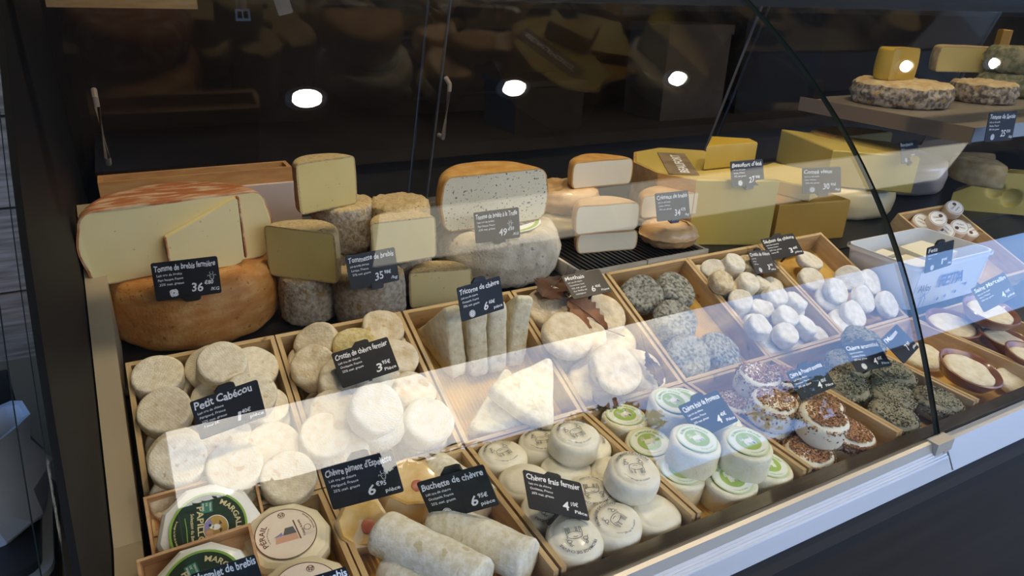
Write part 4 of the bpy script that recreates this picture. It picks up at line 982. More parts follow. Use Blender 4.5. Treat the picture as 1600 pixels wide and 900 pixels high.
# --- tommettes
def cyl(xl, xr, yb, z, h, m, top, label, up=(0, 0, 1), amp=.004):
    c, r = seat(xl, xr, yb, z)
    return wheel('tommette_wheel', c, r, h, z, m, label, rd=.012, bulge=.001, amp=amp, group='whole small sheep tommes', top=top, up=up), c, r
HT = .088
cyl(442, 528, 512, Z0, HT, 'rind_grey', 'rind_tan', 'grey-rinded whole tomme drum beside the orange wheel')
_, c2, r2 = cyl(526, 635, 518, Z0, HT, 'rind_grey', 'rind_tan', 'grey whole tomme drum with a tan top under the Tommette card')
z1 = Z0 + HT
cm = Vector((.335, 1.245, 0)); wheel('tommette_wheel', cm, .058, HT, z1, 'rind_grey', 'whole tomme drum carrying the uppermost cut half', rd=.012, bulge=.001, amp=.004, group='whole small sheep tommes', top='rind_tan')
wheel('tommette_wheel', Vector((.335, 1.25, 0)), .057, HT, Z0, 'rind_grey', 'tomme drum hidden behind the Tommette card, bottom of its stack', rd=.012, bulge=.001, amp=.004, group='whole small sheep tommes', top='rind_tan')
ct = onz(624, 311, z1 + HT)
wheel('tommette_wheel', ct, .056, HT, z1, 'rind_tan', 'tan-topped whole tomme drum at the rear right of the tommes', rd=.014, bulge=.001, amp=.005, group='whole small sheep tommes', top='rind_tan')
wheel('tommette_wheel', ct, .057, HT, Z0, 'rind_grey', 'tomme drum hidden at the rear right, bottom of its stack', rd=.012, bulge=.001, amp=.004, group='whole small sheep tommes', top='rind_tan')
def halfpx(name, lx, ly, rx, ry, z, h, rind, paste, label, group=None, top=None, rd=.008, extra=1.0, tilt=(0, 0, 1), bulge=.001):
    a, b = onz(lx, ly, z), onz(rx, ry, z); c = (a + b) / 2; yaw = math.atan2(b.y - a.y, b.x - a.x); r = (b - a).length / 2 * extra
    return half(name, c, r, h, z, yaw, rind, paste, label, rd=rd, group=group, top=top, tilt=tilt, bulge=bulge)
gh = 'cut halves of small sheep tommes'
halfpx('cut_tommette_half', 421, 430, 528, 444, z1, HT, 'rind_tan', 'paste_sheep', 'cut half tomme at the left, standing on the grey drum', gh, 'rind_tan')
halfpx('cut_tommette_half', 583, 417, 682, 402, z1, HT * .9, 'rind_tan', 'paste_pale', 'cut half tomme at the right, lightened by the reflected light panel', gh, 'rind_tan')
halfpx('cut_tommette_half', 470, 336, 558, 318, z1 + HT, HT, 'rind_tan', 'paste_sheep', 'uppermost cut half tomme, standing on a drum', gh, 'rind_tan')
halfpx('cut_tommette_half', 641, 482, 737, 474, Z0, HT * .8, 'rind_tan', 'paste_pale', 'cut half tomme low at the right, behind the Tricorne box', gh, 'rind_tan')
# --- truffle cheese
cT, rT = seat(682, 868, 458, Z0)
wheel('cream_tomme_wheel', cT, rT, .105, Z0, 'rind_cream', 'whole cream-rinded wheel with a round paper label, under the truffle half', rd=.030, bulge=.005, amp=.005)
zT = Z0 + .105
lb = MB(); disc(lb, 0, .088, 0, 0, 56); disc(lb, .076, .084, .0003, 1, 56)
for k in range(5): lb.box((.028 + k * .008, -.038, .0), (.033 + k * .008, -.030, .0006), 2)
put_text(lb, 'BREBIS', -.02, -.058, .014, .0004, width=.07, mi=2, hand=False, bold=.03)
o = obj('round_paper_label', lb.mesh('round_paper_label', ['paper_white', 'label_green', 'print_grey'], smooth=False), bpy.data.objects['cream_tomme_wheel']); o.matrix_world = frame((0, 0, 1), .3, (cT.x, cT.y, zT + .0035))
o.matrix_parent_inverse = bpy.data.objects['cream_tomme_wheel'].matrix_world.inverted(); o.matrix_basis = frame((0, 0, 1), .3, (cT.x, cT.y, zT + .0035))
halfpx('cut_truffle_half', 692, 364, 852, 342, zT + .005, .108, 'rind_gold', 'paste_truffle', 'half wheel of white cheese speckled with black truffle', rd=.024, bulge=.004, top='rind_gold')

# --- tray with soft orange-rinded halves
t = thing('ridged_tray', 'black ridged plastic mat in a shallow white box under the soft halves', 'tray', place((.752, 1.062, Z0)))
W_, D_ = .335, .24
obj('white_box', MB().box((0, 0, 0), (W_ * .49, .006, .030)).box((W_ * .5, 0, 0), (W_, .006, .031)).box((0, .006, 0), (.006, D_, .03)).box((W_ - .006, .006, 0), (W_, D_, .03)).box((.006, .006, 0), (W_ - .006, D_, .012)).mesh('white_box', 'wood_pale', smooth=False), t)
rm = MB().box((.007, .007, .012), (W_ - .007, D_ - .002, .026))
for k in range(26): rm.box((.010 + k * .0122, .008, .026), (.015 + k * .0122, D_ - .004, .030))
obj('ridged_mat', rm.mesh('ridged_mat', 'black_plastic', smooth=False), t)
ZT = Z0 + .030
gs = 'soft orange-rinded halves'
halfpx('soft_cheese_half', 900, 397, 994, 389, ZT, .044, 'rind_peach', 'paste_white', 'white-cut soft half at the bottom of the stack on the black mat', gs, rd=.012)
halfpx('soft_cheese_half', 897, 367, 996, 359, ZT + .045, .062, 'rind_peach', 'paste_white', 'white-cut soft half in the middle of the stack', gs, rd=.014)
wheel('wrapped_soft_wheel', Vector((.845, 1.30, 0)), .072, .056, ZT, 'rind_yellow', 'lower plastic-wrapped soft wheel behind the stack of halves', rd=.016, group='wrapped soft wheels')
wheel('wrapped_soft_wheel', Vector((.860, 1.30, 0)), .075, .052, ZT + .0565, 'rind_peach', 'upper plastic-wrapped soft wheel with a pink ribbon behind the stack', rd=.016, group='wrapped soft wheels')
halfpx('soft_cheese_half', 893, 296, 986, 287, ZT + .1095, .060, 'rind_gold', 'paste_white', 'uppermost orange-topped soft half with a white cut', gs, rd=.014)
cW, rW = seat(996, 1086, 393, ZT)
wheel('small_orange_wheel', cW, rW, .044, ZT, 'rind_peach', 'small pinkish orange wheel in front of the creamy half', rd=.019, dome=-.004)
halfpx('soft_cheese_half', 1000, 341, 1096, 334, ZT + .046, .052, 'rind_peach', 'paste_white', 'white soft half behind the Crémeux card', gs, rd=.013)

# --- big hard cheeses
def block(name, pts, z, h, m, label, cuts=None, group=None, top=0.0, rindm='rind_brown', rind_edges=()):
    """pts: plan polygon; rind_edges: which sides carry rind"""
    c = sum((Vector((p[0], p[1], 0)) for p in pts), Vector()) / len(pts)
    t = thing(name, label, 'cheese', place((c.x, c.y, z)), group)
    P = [(p[0] - c.x, p[1] - c.y) for p in pts]; n = len(P); bv = .003
    ins = []
    for i in range(n):
        p = Vector(P[i]); ins.append(tuple(p * (1 - bv / p.length)))
    mb = MB(); lay = [(ins, 0), (P, bv), (P, h * .5), (P, h - bv), (ins, h)]
    vs = [(q_[0], q_[1], zz) for L_, zz in lay for q_ in L_]
    fs = [tuple(range(n - 1, -1, -1)), tuple(range(4 * n, 5 * n))] + [(j * n + i, j * n + (i + 1) % n, (j + 1) * n + (i + 1) % n, (j + 1) * n + i) for j in range(4) for i in range(n)]
    mb.add(vs, fs); obj('paste', mb.mesh('paste', m, ang=30), t)
    if rind_edges:
        rb = MB()
        for i in rind_edges:
            a, b = Vector(P[i]), Vector(P[(i + 1) % n]); d = (b - a).normalized(); nn = Vector((d.y, -d.x))
            q0, q1 = a + nn * .0045, b + nn * .0045
            rb.prism([tuple(a), tuple(b), tuple(q1), tuple(q0)], .001, h - .001)
        obj('rind', rb.mesh('rind', rindm, smooth=False), t)
    return t
bf = block('large_hard_cheese', [(1.125, 1.165), (1.300, 1.085), (1.36, 1.40), (1.27, 1.47), (1.17, 1.45), (1.10, 1.36), (1.085, 1.25)], Z0, .158, 'paste_yellow', 'large yellow hard cheese piece with a brown lettered band on top', rind_edges=(2, 3, 4, 5, 6), rindm='rind_gold')
bd = MB().box((-.13, -.025, .1585), (.10, .045, .1600)); put_text(bd, 'BEAUFORT', -.115, -.005, .030, .1604, width=.19, mi=1, hand=False, bold=.03)
o = obj('brown_band', bd.mesh('brown_band', ['rind_brown', 'ink'], smooth=False), bf, Matrix.Rotation(1.0, 4, 'Z')); o['label'] = 'dark brown band lettered BEAUFORT'
a = onz(1099, 266, Z0 + .160); b = onz(1178, 258, Z0 + .160)
block('hard_cheese_wedge', [(a.x, a.y), (b.x, b.y), (b.x + .015, b.y + .04), ((a.x + b.x) / 2 + .02, a.y + .09)], Z0 + .161, .056, 'paste_gold', 'golden cheese wedge lying on the lettered hard cheese', rind_edges=(2,), rindm='rind_gold')
block('aged_hard_cheese', [(1.315, 1.085), (1.52, 1.05), (1.545, 1.33), (1.375, 1.38)], Z0, .098, 'paste_amber', 'amber aged cheese block below the Comté card', rind_edges=(2,), rindm='rind_brown')
zz = Z0 + .105
wheel('wrapped_hard_wheel', Vector((1.74, 1.275, 0)), .165, .085, Z0, 'rind_yellow', 'plastic-wrapped yellow wheel under the pale cheese block', rd=.02, group='plastic-wrapped large wheels')
wheel('wrapped_hard_wheel', Vector((2.13, 1.37, 0)), .165, .095, Z0, 'rind_pink', 'plastic-wrapped pinkish wheel behind the box of little labels', rd=.02, group='plastic-wrapped large wheels')
p1, p2, p3 = onz(1290, 290, Z0 + .088), onz(1423, 303, Z0 + .088), onz(1452, 268, Z0 + .088)
block('pale_hard_cheese', [(p1.x, p1.y), (p2.x, p2.y), (p2.x + .11, p2.y + .16), (p1.x + .10, p1.y + .26)], Z0 + .088, .095, 'paste_yellow', 'large pale yellow cheese block on the wrapped wheel, in the reflected light', rind_edges=(2,), rindm='rind_gold')
halfpx('golden_hard_half', 1285, 262, 1385, 250, Z0 + .10, .085, 'rind_gold', 'paste_yellow', 'golden-rinded cut cheese behind the aged block and the Comté card', rd=.012)
block('slim_hard_slice', [(1.40, 1.075), (1.56, 1.13), (1.52, 1.30), (1.36, 1.26)], Z0 + .099, .035, 'paste_yellow', 'thin pale cheese slab lying on the amber block')
a, b = onz(1515, 283, Z0 + .096), onz(1598, 290, Z0 + .096)
half('rough_tomme_piece', ((a.x + b.x) / 2, (a.y + b.y) / 2 + .02), .10, .062, Z0 + .096, .5, 'tomme_top', 'paste_sheep', 'rough brown-rinded tomme piece on the pinkish wrapped wheel', rd=.012, ang=PI * 1.1, top='tomme_top')
# emmental with real hollows
def emmental():
    t = thing('holed_cheese', 'yellow cheese wedge with large round holes at the right edge', 'cheese', place((2.04, 1.10, Z0), -.72))
    nx, nz_ = 60, 30; w, h = .34, .115; vs = []; fs = []
    holes = [(.105, .065, .022), (.150, .045, .026), (.215, .07, .022), (.28, .04, .02)]
    for j in range(nz_ + 1):
        for i in range(nx + 1):
            x = w * i / nx; z = h * j / nz_ * (.42 + .58 * min(1, x / .12)); y = 0
            for (hx, hz, hr) in holes:
                d = math.hypot(x - hx, z - hz)
                if d < hr: y = max(y, math.sqrt(hr * hr - d * d) * .75)
            vs.append((x, y, z))
    for j in range(nz_):
        for i in range(nx): a = j * (nx + 1) + i; fs.append((a, a + 1, a + nx + 2, a + nx + 1))
    mb = MB().add(vs, fs)
    obj('cut_face', mb.mesh('cut_face', 'paste_yellow', ang=50), t)
    top = [(w * i / nx, h * (.42 + .58 * min(1, w * i / nx / .12))) for i in range(0, nx + 1, 5)]
    n = len(top); v2 = [(x, 0, z) for x, z in top] + [(x + .03, .06, z) for x, z in top]
    m2 = MB().add(v2, [(i, i + 1, n + i + 1, n + i) for i in range(n - 1)]); m2.add([(0, 0, 0), (0, 0, h * .42), (.03, .06, h * .42), (.03, .06, 0)], [(0, 1, 2, 3)]); m2.add([(.03, .06, 0), (w + .03, .06, 0), (w + .03, .06, h), (.15, .06, h), (.03, .06, h * .42)], [(0, 1, 2, 3, 4)])
    obj('rind', m2.mesh('rind', 'paste_yellow', smooth=False), t)
emmental()
# little box of labelled portions
t = wooden_box(Matrix.Translation((1.645, .772, 1.012)) @ Matrix.Rotation(TILT, 4, 'X'), .215, .252, 'wooden box of little portions with printed lids, right of the feta tub', None, liner=False, mats=('wood', 'wood_y'))
pl_ = MB(); disc(pl_, 0, .021, 0, 0, 28); disc(pl_, .0185, .0195, .0002, 1, 28); disc(pl_, 0, .005, .0002, 1, 14, .008, .006); put_text(pl_, 'Chèvre', -.013, .001, .007, .0002, width=.02, mi=1); put_text(pl_, 'crème', -.010, -.008, .006, .0002, width=.018, mi=1)
PLD = pl_.mesh('printed_lid', ['paper_white', 'print_brown'], smooth=False)
PPM = MB().lathe(rprof(.0225, .026, .004, 3), 28).mesh('cheese_portion', 'paper_cream')
for i, (px, py, w, lean, lb) in enumerate([(1441, 345, .0, (-0.45, -.28, .1), 'rearmost at the left'), (1466, 341, .024, (-0.50, -.28, .1), 'raised in the middle'), (1492, 324, .022, (-0.45, -.28, .1), 'raised at the rear'),
                                           (1453, 355, -.004, (-0.55, -.28, .1), 'low in front of the left one'), (1478, 360, .0, (-0.55, -.28, .1), 'low in front of the raised middle one'), (1500, 354, .004, (-0.45, -.28, .1), 'second from the right front'), (1518, 359, .0, (-0.35, -.28, .1), 'at the right wall')]):
    n_ = (TN + Vector(lean)).normalized(); p = ontilt(px, py, w - .01)
    o = obj('cheese_portion', PPM, None, frame(n_, i * .7 - 1, p - n_ * .026)); tag(o, 'little round portion with printed lid, ' + lb, 'cheese', 'lidded portions in the little box')
    obj('printed_lid', PLD, o, Matrix.Translation((0, 0, .0264)))
# feta tub
t = thing('feta_tub', 'open white plastic tub with FETA printed on its front', 'tub', place((1.362, .758, 1.002)))
tw, td, th = .27, .170, .100
def ringbox(mb, w0, d0, z0, w1, d1, z1, mi=0, r=.02):
    a = rrect(w0, d0, r, 5, tw / 2, td / 2); b = rrect(w1, d1, r, 5, tw / 2, td / 2); n = len(a)
    mb.add([(p[0], p[1], z0) for p in a] + [(p[0], p[1], z1) for p in b], [(i, (i + 1) % n, n + (i + 1) % n, n + i) for i in range(n)], mi)
tb = MB(); ringbox(tb, tw * .93, td * .93, 0, tw, td, th); ringbox(tb, tw * .91, td * .9, .004, tw * .975, td * .96, th); ringbox(tb, tw, td, th, tw * .975, td * .96, th); ringbox(tb, tw + .008, td + .008, th - .008, tw + .008, td + .008, th - .002)
a = rrect(tw * .93, td * .93, .02, 5, tw / 2, td / 2); tb.add([(p[0], p[1], .002) for p in a], [tuple(range(len(a)))])
obj('tub', tb.mesh('tub', 'plastic_white'), t)
pm = MB(); put_text(pm, 'FETA', .085, .040, .038, 0, width=.088, mi=0, hand=False, bold=.03); put_text(pm, 'Aklos', .018, .038, .022, 0, width=.042, mi=1)
stroke(pm, [(.005, .005), (.005, .086), (.012, .091), (.200, .091)], .0012, 0, 1); stroke(pm, [(.205, .091), (.245, .090), (.25, .084), (.25, .02)], .0012, 0, 0)
stroke(pm, [(.036, .0), (.038, .024), (.044, .034), (.050, .024), (.052, .0)], .0016, 0, 0)
for k in range(6): stroke(pm, [(.044, .028), (.044 + .016 * math.cos(k * 1.047 + .3), .028 + .016 * math.sin(k * 1.047 + .3))], .0010, 0, 0)
for x, y in ((.10, .01), (.125, .012), (.16, .016), (.19, .03)): disc(pm, 0, .004, 0, 0, 10, x, y)
o = obj('printed_front', pm.mesh('printed_front', ['print_blue', 'print_grey'], smooth=False), t, Matrix.Translation((0, .0015, .004)) @ Matrix.Rotation(PI / 2 + .055, 4, 'X')); o['label'] = 'blue FETA lettering'
for i, (x0, y0, x1, y1, z0, z1, lb) in enumerate([(.03, .03, .12, .10, .006, .078, 'at the left in the open tub'), (.125, .05, .235, .14, .006, .082, 'large, at the right in the open tub'), (.035, .11, .11, .15, .006, .075, 'at the rear of the open tub')]):
    mb = MB(); mb.prism([(x0, y0), (x1, y0 + .01), (x1 - .005, y1), (x0 + .01, y1 - .008)], z0, z1); mb.wobble(.003, 25, i)
    o = obj('feta_block', mb.mesh('feta_block', 'feta', smooth=False)); o.matrix_world = place((1.362, .758, 1.002)); tag(o, 'pale block of feta cheese ' + lb, 'cheese', 'feta blocks')
# --- upper shelf at the right with grey tommes
ZS = 1.325
sh = thing('upper_shelf', 'brown steel shelf at the upper right carrying grey tommes', 'shelf', place((1.74, .93, ZS)))
obj('shelf_board', MB().box((0, .006, -.012), (1.45, .50, 0)).mesh('shelf_board', 'steel_shelf', smooth=False), sh)
obj('front_lip', MB().box((0, 0, -.030), (1.45, .006, .004)).mesh('front_lip', 'white_sill', smooth=False), sh)
obj('side_lip', MB().box((-.006, 0, -.034), (0, .50, .004)).mesh('side_lip', 'shelf_brown', smooth=False), sh)
obj('shelf_bracket', MB().box((.01, .47, .0), (.05, .49, .05)).mesh('shelf_bracket', 'black_metal', smooth=False), sh)
c, r = seat(1323, 1484, 171, ZS); wheel('grey_tomme', c, r, .062, ZS, 'tomme_savoie', 'grey mottled tomme wheel at the left end of the upper shelf', rd=.018, amp=.006, bulge=.004, top='tomme_top')
g_ = c
o_, zt = g_, ZS + .063
half('yellow_tomme_piece', (c.x - .01, c.y + .02), .058, .085, zt, -.35, 'paste_gold', 'paste_gold', 'bright yellow cheese piece on the left grey tomme', rd=.008, ang=PI * 1.2)
c, r = seat(1478, 1582, 165, ZS); c = c + view2d(c) * .03; wheel('grey_tomme', c, r * 1.08, .058, ZS, 'tomme_savoie', 'grey mottled tomme wheel second on the upper shelf', rd=.016, amp=.006, bulge=.004, top='tomme_top')
a, b = onz(1463, 112, ZS + .059), onz(1556, 114, ZS + .059); c = (a + b) / 2
half('tan_tomme_half', (c.x, c.y), (b - a).length / 2 * 1.05, .078, ZS + .059, math.atan2(b.y - a.y, b.x - a.x), 'tomme_top', 'paste_sheep', 'tan cut half tomme on the second grey tomme', rd=.01, top='tomme_top')
wheel('herb_tomme', Vector((2.53, 1.27, 0)), .11, .07, ZS, 'rind_herb', 'greenish tomme wheel at the right edge of the upper shelf', rd=.02, amp=.006)
wheel('herb_tomme', Vector((2.52, 1.27, 0)), .10, .075, ZS + .0705, 'rind_herb', 'greenish tomme wheel stacked at the right edge of the upper shelf', rd=.02, amp=.006)
block('leaning_cheese_slice', [(2.60, 1.39), (2.63, 1.38), (2.66, 1.42), (2.63, 1.425)], ZS, .19, 'paste_amber', 'narrow yellow cheese slice standing behind the tan half', rind_edges=(1,), rindm='rind_gold')

# ================================================================== scale at the far left
sd = thing('neighbour_counter', 'beige counter surface at the far left carrying the scale', 'counter', place((-1.3, .5, 0)))
obj('worktop', MB().box((0, 0, .90), (1.17, .9, .95)).mesh('worktop', 'beige_metal', smooth=False), sd)
obj('base', MB().box((.01, .01, 0), (1.16, .88, .90)).mesh('base', 'front_panel', smooth=False), sd)
sc = thing('shop_scale', 'dark weighing scale with pale trim at the lower left', 'scale', place((-.30, .86, .95), .05))
obj('housing', MB().prism(rrect(.30, .22, .03, 5), .0, .018).mesh('housing', 'scale_body'), sc)
obj('trim', MB().prism(rrect(.292, .212, .028, 5), .018, .026).mesh('trim', 'scale_trim'), sc)
obj('platter', MB().prism(rrect(.27, .19, .02, 5), .026, .036).mesh('platter', 'scale_body'), sc)
obj('display', MB().extr_x([(.05, .03), (.10, .03), (.10, .19), (.085, .19)], -.13, .13).mesh('display', 'scale_body', smooth=False), sc)
bgm = MB().lathe([(0, 0), (.05, 0), (.055, .01), (.06, .06), (.052, .11), (.056, .13), (.05, .128), (.046, .09), (0, .085)], 14).wobble(.02, 18, 3)
o = obj('paper_bag', bgm.mesh('paper_bag', 'bag_paper', ang=20)); o.matrix_world = place((-0.211, 0.871, .986)); tag(o, 'crumpled bluish white paper bag on the scale', 'bag')

# ================================================================== price cards
CARDS = {
    'fermiere': ((0.0482, 1.0716, 1.1844), (0.9998, -0.0137, -0.0169), (0.0177, 0.0617, 0.9979), 0.090),
    'tommette': ((0.3204, 1.0349, 1.1696), (0.9939, 0.1106, -0.0056), (-0.0248, 0.2711, 0.9622), 0.0859),
    'truffe': ((0.5903, 1.1173, 1.1833), (0.9925, -0.1154, 0.0401), (-0.0238, 0.1391, 0.99), 0.090),
    'tricorne': ((0.4228, 0.8458, 1.1744), (0.9841, 0.1772, 0.0096), (-0.0522, 0.2374, 0.97), 0.0781),
    'mothais': ((0.6606, 0.9148, 1.1294), (0.9997, -0.0188, 0.0179), (0.0074, 0.8676, 0.4972), 0.0782),
    'cremeux': ((0.9912, 1.088, 1.1832), (0.9997, 0.0027, -0.0233), (0.0211, 0.3259, 0.9452), 0.090),
    'beaufort': ((1.2295, 1.1189, 1.2237), (0.9926, -0.1208, 0.011), (0.0311, 0.3405, 0.9397), 0.090),
    'comte': ((1.3845, 1.0404, 1.2115), (0.9, -0.4319, 0.0582), (0.0918, 0.3185, 0.9435), 0.090),
    'cabecou': ((0.0582, 0.7905, 1.1185), (0.9908, 0.1055, 0.0842), (-0.0957, 0.109, 0.9894), 0.0788),
    'crottin': ((0.2471, 0.8542, 1.1059), (0.9896, -0.0494, 0.1354), (-0.0492, 0.7676, 0.639), 0.0821),
    'espelette': ((0.1799, 0.6616, 1.0625), (0.9208, -0.3211, 0.2215), (-0.1426, 0.2514, 0.9573), 0.085),
    'buchette': ((0.2765, 0.6059, 1.0486), (0.7894, -0.4825, 0.3796), (-0.2486, 0.3141, 0.9163), 0.085),
    'frais': ((0.3875, 0.5648, 1.036), (0.8913, -0.2171, -0.398), (0.3344, 0.9077, 0.2535), 0.084),
    'provence': ((0.6739, 0.6112, 1.042), (0.9935, 0.1139, 0.0014), (-0.0975, 0.8446, 0.5264), 0.083),
    'aroma1': ((0.8907, 0.6128, 1.0422), (0.9953, -0.0283, 0.0923), (-0.0378, 0.7657, 0.642), 0.074),
    'aroma2': ((1.0267, 0.6156, 1.052), (0.9928, -0.1161, -0.0305), (0.1123, 0.8086, 0.5776), 0.077),
    'sechon': ((1.178, 0.9457, 1.1123), (0.9799, -0.177, 0.0926), (0.0875, 0.797, 0.5977), 0.081),
    'brown': ((1.0984, 0.9223, 1.0989), (0.9768, 0.1468, -0.1556), (0.0185, 0.6667, 0.7451), 0.076),
    'maison': ((1.0849, 0.6004, 1.0691), (0.953, 0.3021, 0.0224), (-0.2633, 0.7897, 0.5541), 0.079),
    'feta': ((1.4108, 0.752, 1.1219), (0.9962, -0.0291, 0.0826), (-0.0789, 0.1111, 0.9907), 0.083),
    'marcellin': ((1.3938, 0.6269, 1.096), (0.9144, -0.1809, 0.3622), (-0.1803, 0.6191, 0.7643), 0.076),
    'bordeaux': ((1.7397, 1.0717, 1.2435), (0.9955, 0.0935, -0.0139), (-0.0215, 0.3676, 0.9297), 0.085),
    'savoie': ((1.7736, 0.8941, 1.3361), (0.9978, -0.0642, -0.0141), (0.0213, 0.1118, 0.9935), 0.101),
    'bl1': ((0.0180, 0.5440, 1.0866), (0.9329, -0.2688, 0.2396), (-0.1305, 0.3678, 0.9207), 0.0590),
    'bl2': ((0.0865, 0.4817, 1.0995), (0.9233, -0.3003, 0.2395), (-0.1488, 0.2953, 0.9438), 0.0576),
}
def card(key, title, lines, price, unit, label, tab='top', emblem=None, m='black_card', tw=.92, tsize=None, stake=.05, px_=.50):
    loc, X, Y, wd = CARDS[key]; X = Vector(X).normalized(); Y = Vector(Y); Y = (Y - X * Y.dot(X)).normalized(); Z = X.cross(Y)
    s = wd / .09; w, h = .09, .0585
    M = Matrix.Translation(Vector(loc)) @ Matrix((X, Y, Z)).transposed().to_4x4() @ Matrix.Scale(s, 4)
    t = thing('price_card', label, 'price card', M, 'handwritten price cards')
    pn = obj('panel', MB().prism(rrect(w, h, .003), -.0007, .0007).mesh('panel', m, smooth=False), t)
    mb = MB(); z = .0010; sd = len(title) * 1.7
    put_text(mb, title, -w / 2 + .003, h / 2 - .0135, tsize or .0125, z, width=w * tw, bold=.022, seed=sd)
    y = h / 2 - .0215
    for i, l in enumerate(lines):
        put_text(mb, l, -w / 2 + .005 + .001 * i, y, .0050, z, width=min(.034, .0022 * len(l)), bold=.012, seed=sd + i); y -= .0072
    if price:
        put_text(mb, price[0], w * (px_ - .5) + .002, -h / 2 + .0085, .0185, z, width=.0065 * len(price[0]) + .003, bold=.02, seed=sd)
        put_text(mb, price[1], w * (px_ - .5) + .0075 + .0065 * len(price[0]), -h / 2 + .0165, .0085, z, width=.0042 * len(price[1]), bold=.02, seed=sd + 3)
        put_text(mb, unit, w / 2 - .003, -h / 2 + .006, .0070, z, width=.0036 * len(unit) + .001, bold=.018, align='r', seed=sd + 4)
    obj('lettering', mb.mesh('lettering', 'ink', smooth=False), pn)
    e = MB()
    if emblem == 'seal':
        disc(e, .0052, .0062, z, 0, 24, -.022, -.0205); disc(e, 0, .0045, z, 0, 20, -.022, -.0205); stroke(e, [(-.0245, -.020), (-.022, -.0225), (-.0195, -.0195)], .0008, z + .0002, 1); stroke(e, [(-.0235, -.0185), (-.0205, -.0185)], .0008, z + .0002, 1)
    elif emblem == 'cross':
        for k in range(4):
            a = k * PI / 2 + .4; disc(e, 0, .0026, z, 0, 14, -.020 + .0034 * math.cos(a), -.0195 + .0034 * math.sin(a)); stroke(e, [(-.020 + r * math.cos(a + c_), -.0195 + r * math.sin(a + c_)) for r, c_ in ((.0056, .2), (.0058, .7), (.0042, 1.15), (.002, 1.2))], .0017, z)
    if emblem in ('goat', 'cross'):
        gx = .034 if emblem == 'cross' else .026
        for st in ([(-.4, .2), (-.25, -.5), (0, -.75), (.25, -.5), (.4, .2), (.2, .45), (-.2, .45), (-.4, .2)], [(-.4, .2), (-.7, .35), (-.8, .1)], [(.4, .2), (.7, .35), (.8, .1)], [(-.2, .45), (-.35, .8), (-.2, 1)], [(.2, .45), (.35, .8), (.2, 1)], [(-.2, .05), (-.1, .08)], [(.1, .08), (.2, .05)], [(-.1, -.45), (.1, -.45)]):
            stroke(e, st, .00055, z, 0, .0075, gx, -.001)
    if e.v: obj('emblem', e.mesh('emblem', ['ink', m], smooth=False), pn)
    if tab:
        sg = 1 if tab == 'top' else -1; y0 = sg * h / 2
        cl = MB(); pl = [(-.013, y0 - sg * .012), (.017, y0 - sg * .012), (.015, y0 + sg * .0055), (.011, y0 + sg * .0075), (-.005, y0 + sg * .0075), (-.012, y0 + sg * .001)]
        if sg < 0: pl = pl[::-1]
        cl.prism(pl, -.006, -.0008)
        if sg < 0: cl.prism(rrect(.020, .007, .001, cx=.002, cy=y0 + .0005), -.0008, .0022)
        cp_ = obj('clip', cl.mesh('clip', 'black_plastic', smooth=False), t)
        obj('stake', MB().box((-.0012, -h / 2 + .004, -.030), (.0032, -h / 2 + .007, -.0008)).box((-.0012, -h / 2 + .004, -.004), (.0032, h / 2 - .010, -.002)).mesh('stake', 'black_plastic', smooth=False), cp_)
    return t
B3 = 'black price card reading '
card('fermiere', 'Tomme de brebis fermière', ['Lait cru de brebis', 'Pays basque, France', '32% mat. grasse'], ('36', '€80'), '/KG', B3 + 'Tomme de brebis fermière', 'bottom', 'cross', px_=.52, stake=.02)
card('tommette', 'Tommette de brebis', ['Lait de brebis thermisé', 'Larzac, France', '27% mat. grasse'], ('35', '98€'), '/kg', B3 + 'Tommette de brebis', 'bottom', stake=.02, px_=.48)
card('truffe', 'Tomme de brebis à la Truffe', ['Lait cru de brebis', 'Pays basque, France', '32% mat. grasse'], ('49', '€50'), '/KG', 'price card reading Tomme de brebis à la Truffe, greyed by a reflection', 'bottom', 'goat', stake=.02)
card('tricorne', 'Tricorne de chèvre', ['Lait cru de chèvre', 'Occitanie, France', '25% mat. grasse'], ('6', '60€'), 'pièce', B3 + 'Tricorne de chèvre', 'top', 'seal')
card('mothais', 'Mothais', ['Lait cru de chèvre', 'Charente-Poitou, France', '22% mat. grasse', 'Sur feuille de', 'châtaignier'], ('6', '40€'), 'Pièce', 'dark brown price card reading Mothais', 'top', m='brown_card', tw=.5)
card('cremeux', 'Crémeux de brebis', ['Lait cru de brebis', 'Larzac, France', '30% mat. grasse'], ('34', '€75'), '/kg', 'price card reading Crémeux de brebis, greyed by a reflection', 'bottom', stake=.02)
card('beaufort', 'Beaufort d\'été', ['Lait cru de vache', 'Savoie, France', '33% mat. grasse'], ('27', '90€'), '/kg', B3 + 'Beaufort d\'été', 'bottom', 'seal', stake=.01)
card('comte', 'Comté vieux', ['Lait cru de vache', 'Jura, France', '32% mat. grasse'], ('30', '95€'), '/kg', 'price card reading Comté vieux, greyed by a reflection', 'bottom', 'seal', tw=.75)
card('cabecou', 'Petit Cabécou', ['Lait cru de chèvre', 'Périgord, France', '22% mat. grasse', '3 pour 5€'], ('1', '40€'), 'pièce', B3 + 'Petit Cabécou', 'top', tw=.85, tsize=.016)
card('crottin', 'Crottin de chèvre fermier', ['Lait cru de chèvre', 'Occitanie, France', '22% mat. grasse'], ('3', '95€'), 'Pièce', B3 + 'Crottin de chèvre fermier', 'top', px_=.6)
card('espelette', 'Chèvre piment d\'Espelette', ['Lait cru de chèvre', 'Périgord, France', '25% mat. grasse'], ('6', '€95'), 'pièce', B3 + 'Chèvre piment d\'Espelette', 'top', 'goat')
card('buchette', 'Buchette de chèvre', ['Lait cru de chèvre', 'Occitanie, France', '25% mat. grasse'], ('6', '95€'), 'pièce', B3 + 'Buchette de chèvre', 'top', 'seal', px_=.6)
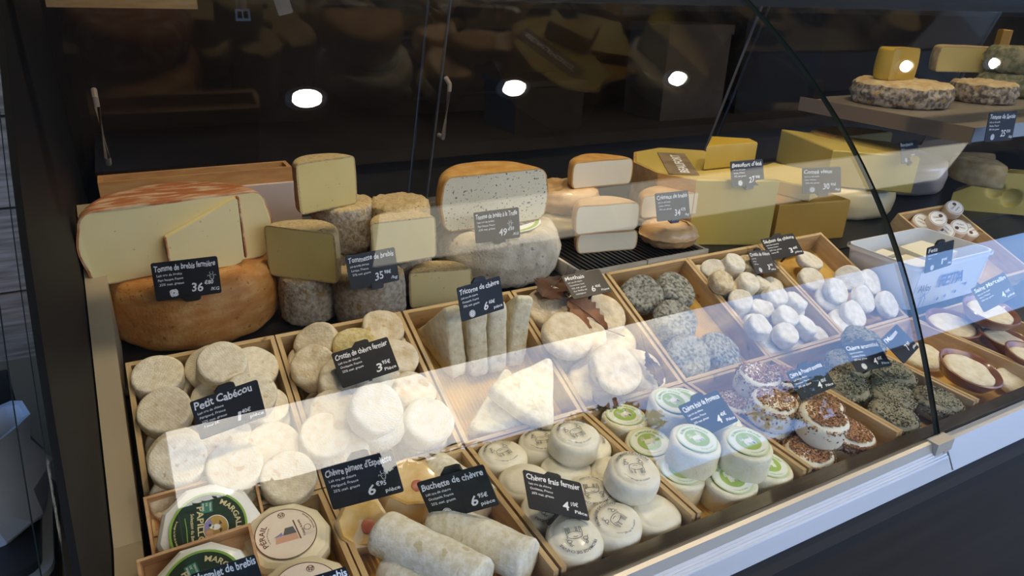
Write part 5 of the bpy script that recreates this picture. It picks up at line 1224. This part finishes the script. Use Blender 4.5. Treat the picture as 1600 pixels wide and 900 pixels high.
card('frais', 'Chèvre frais fermier', ['Lait cru de chèvre', 'Occitanie, France', '20% mat. grasse'], ('4', '10€'), 'Pièce', B3 + 'Chèvre frais fermier', 'top', px_=.55)
card('provence', 'Chèvre frais de Provence', ['Lait cru de chèvre', 'Provence, France', '20% mat. grasse'], ('4', '40€'), 'Pièce', B3 + 'Chèvre frais de Provence', 'top', px_=.55)
card('aroma1', 'Chèvre de Provence aromatisé', ['Lait cru de chèvre', 'Provence, France', '20% mat. grasse'], ('4', '85€'), 'Pièce', 'price card above the seeded cheeses, bluish from the sky reflection', 'top', px_=.55)
card('aroma2', 'Chèvre aromatisé', ['Lait cru de chèvre', 'Occitanie, France', '20% mat. grasse'], ('4', '95€'), 'Pièce', B3 + 'Chèvre aromatisé, above the herbed cheeses', 'top', 'seal', px_=.55)
card('sechon', 'Séchon de chèvre', ['Lait de chèvre pasteurisé', 'Drôme, France', '20% mat. grasse', '3 pour 9€'], ('3', '40€'), 'pièce', B3 + 'Séchon de chèvre', 'top', px_=.6)
card('brown', 'Crottin de chèvre', ['Lait cru', 'France', '20% mat.'], ('3', '40€'), 'pièce', 'brown price card tilted over the tiny heaped cheeses', 'top', 'seal', m='brown_card', px_=.6)
card('maison', 'l\'Maison', [], ('7', '95€'), 'pièce', 'black price card turned sideways beside the glass joint', None, tw=.7, px_=.5)
card('feta', 'Feta', ['Lait de brebis', 'Grèce'], ('1', '90€'), '/kg', 'black price card clipped to the front of the feta tub', 'top', 'seal', tw=.35)
card('marcellin', 'Saint Marcellin', ['Lait cru de vache', 'Isère, France', '25% mat. grasse'], ('4', '10€'), 'pièce', 'price card reading Saint Marcellin over the clay dishes, blue from the sky reflection', None, px_=.6)
card('bordeaux', 'Bordeaux', ['Lait cru'], ('18', '€'), '/kg', 'dim small price card on the pale cheese block', 'bottom', 'seal', tw=.7)
card('savoie', 'Tomme de Savoie', ['Lait cru de vache', 'Savoie, France', '30% mat. grasse'], ('25', '€90'), '/kg', B3 + 'Tomme de Savoie on the edge of the upper shelf', None, 'seal')
card('bl1', 'Margalet de brebis', [], None, '', 'black price card ending in brebis over the lower foil cheese', None, tw=.95, tsize=.0165)
card('bl2', 'Pérail de brebis', [], None, '', 'black price card ending in brebis at the bottom edge, right of the foil cheeses', None, tw=.95, tsize=.0165)
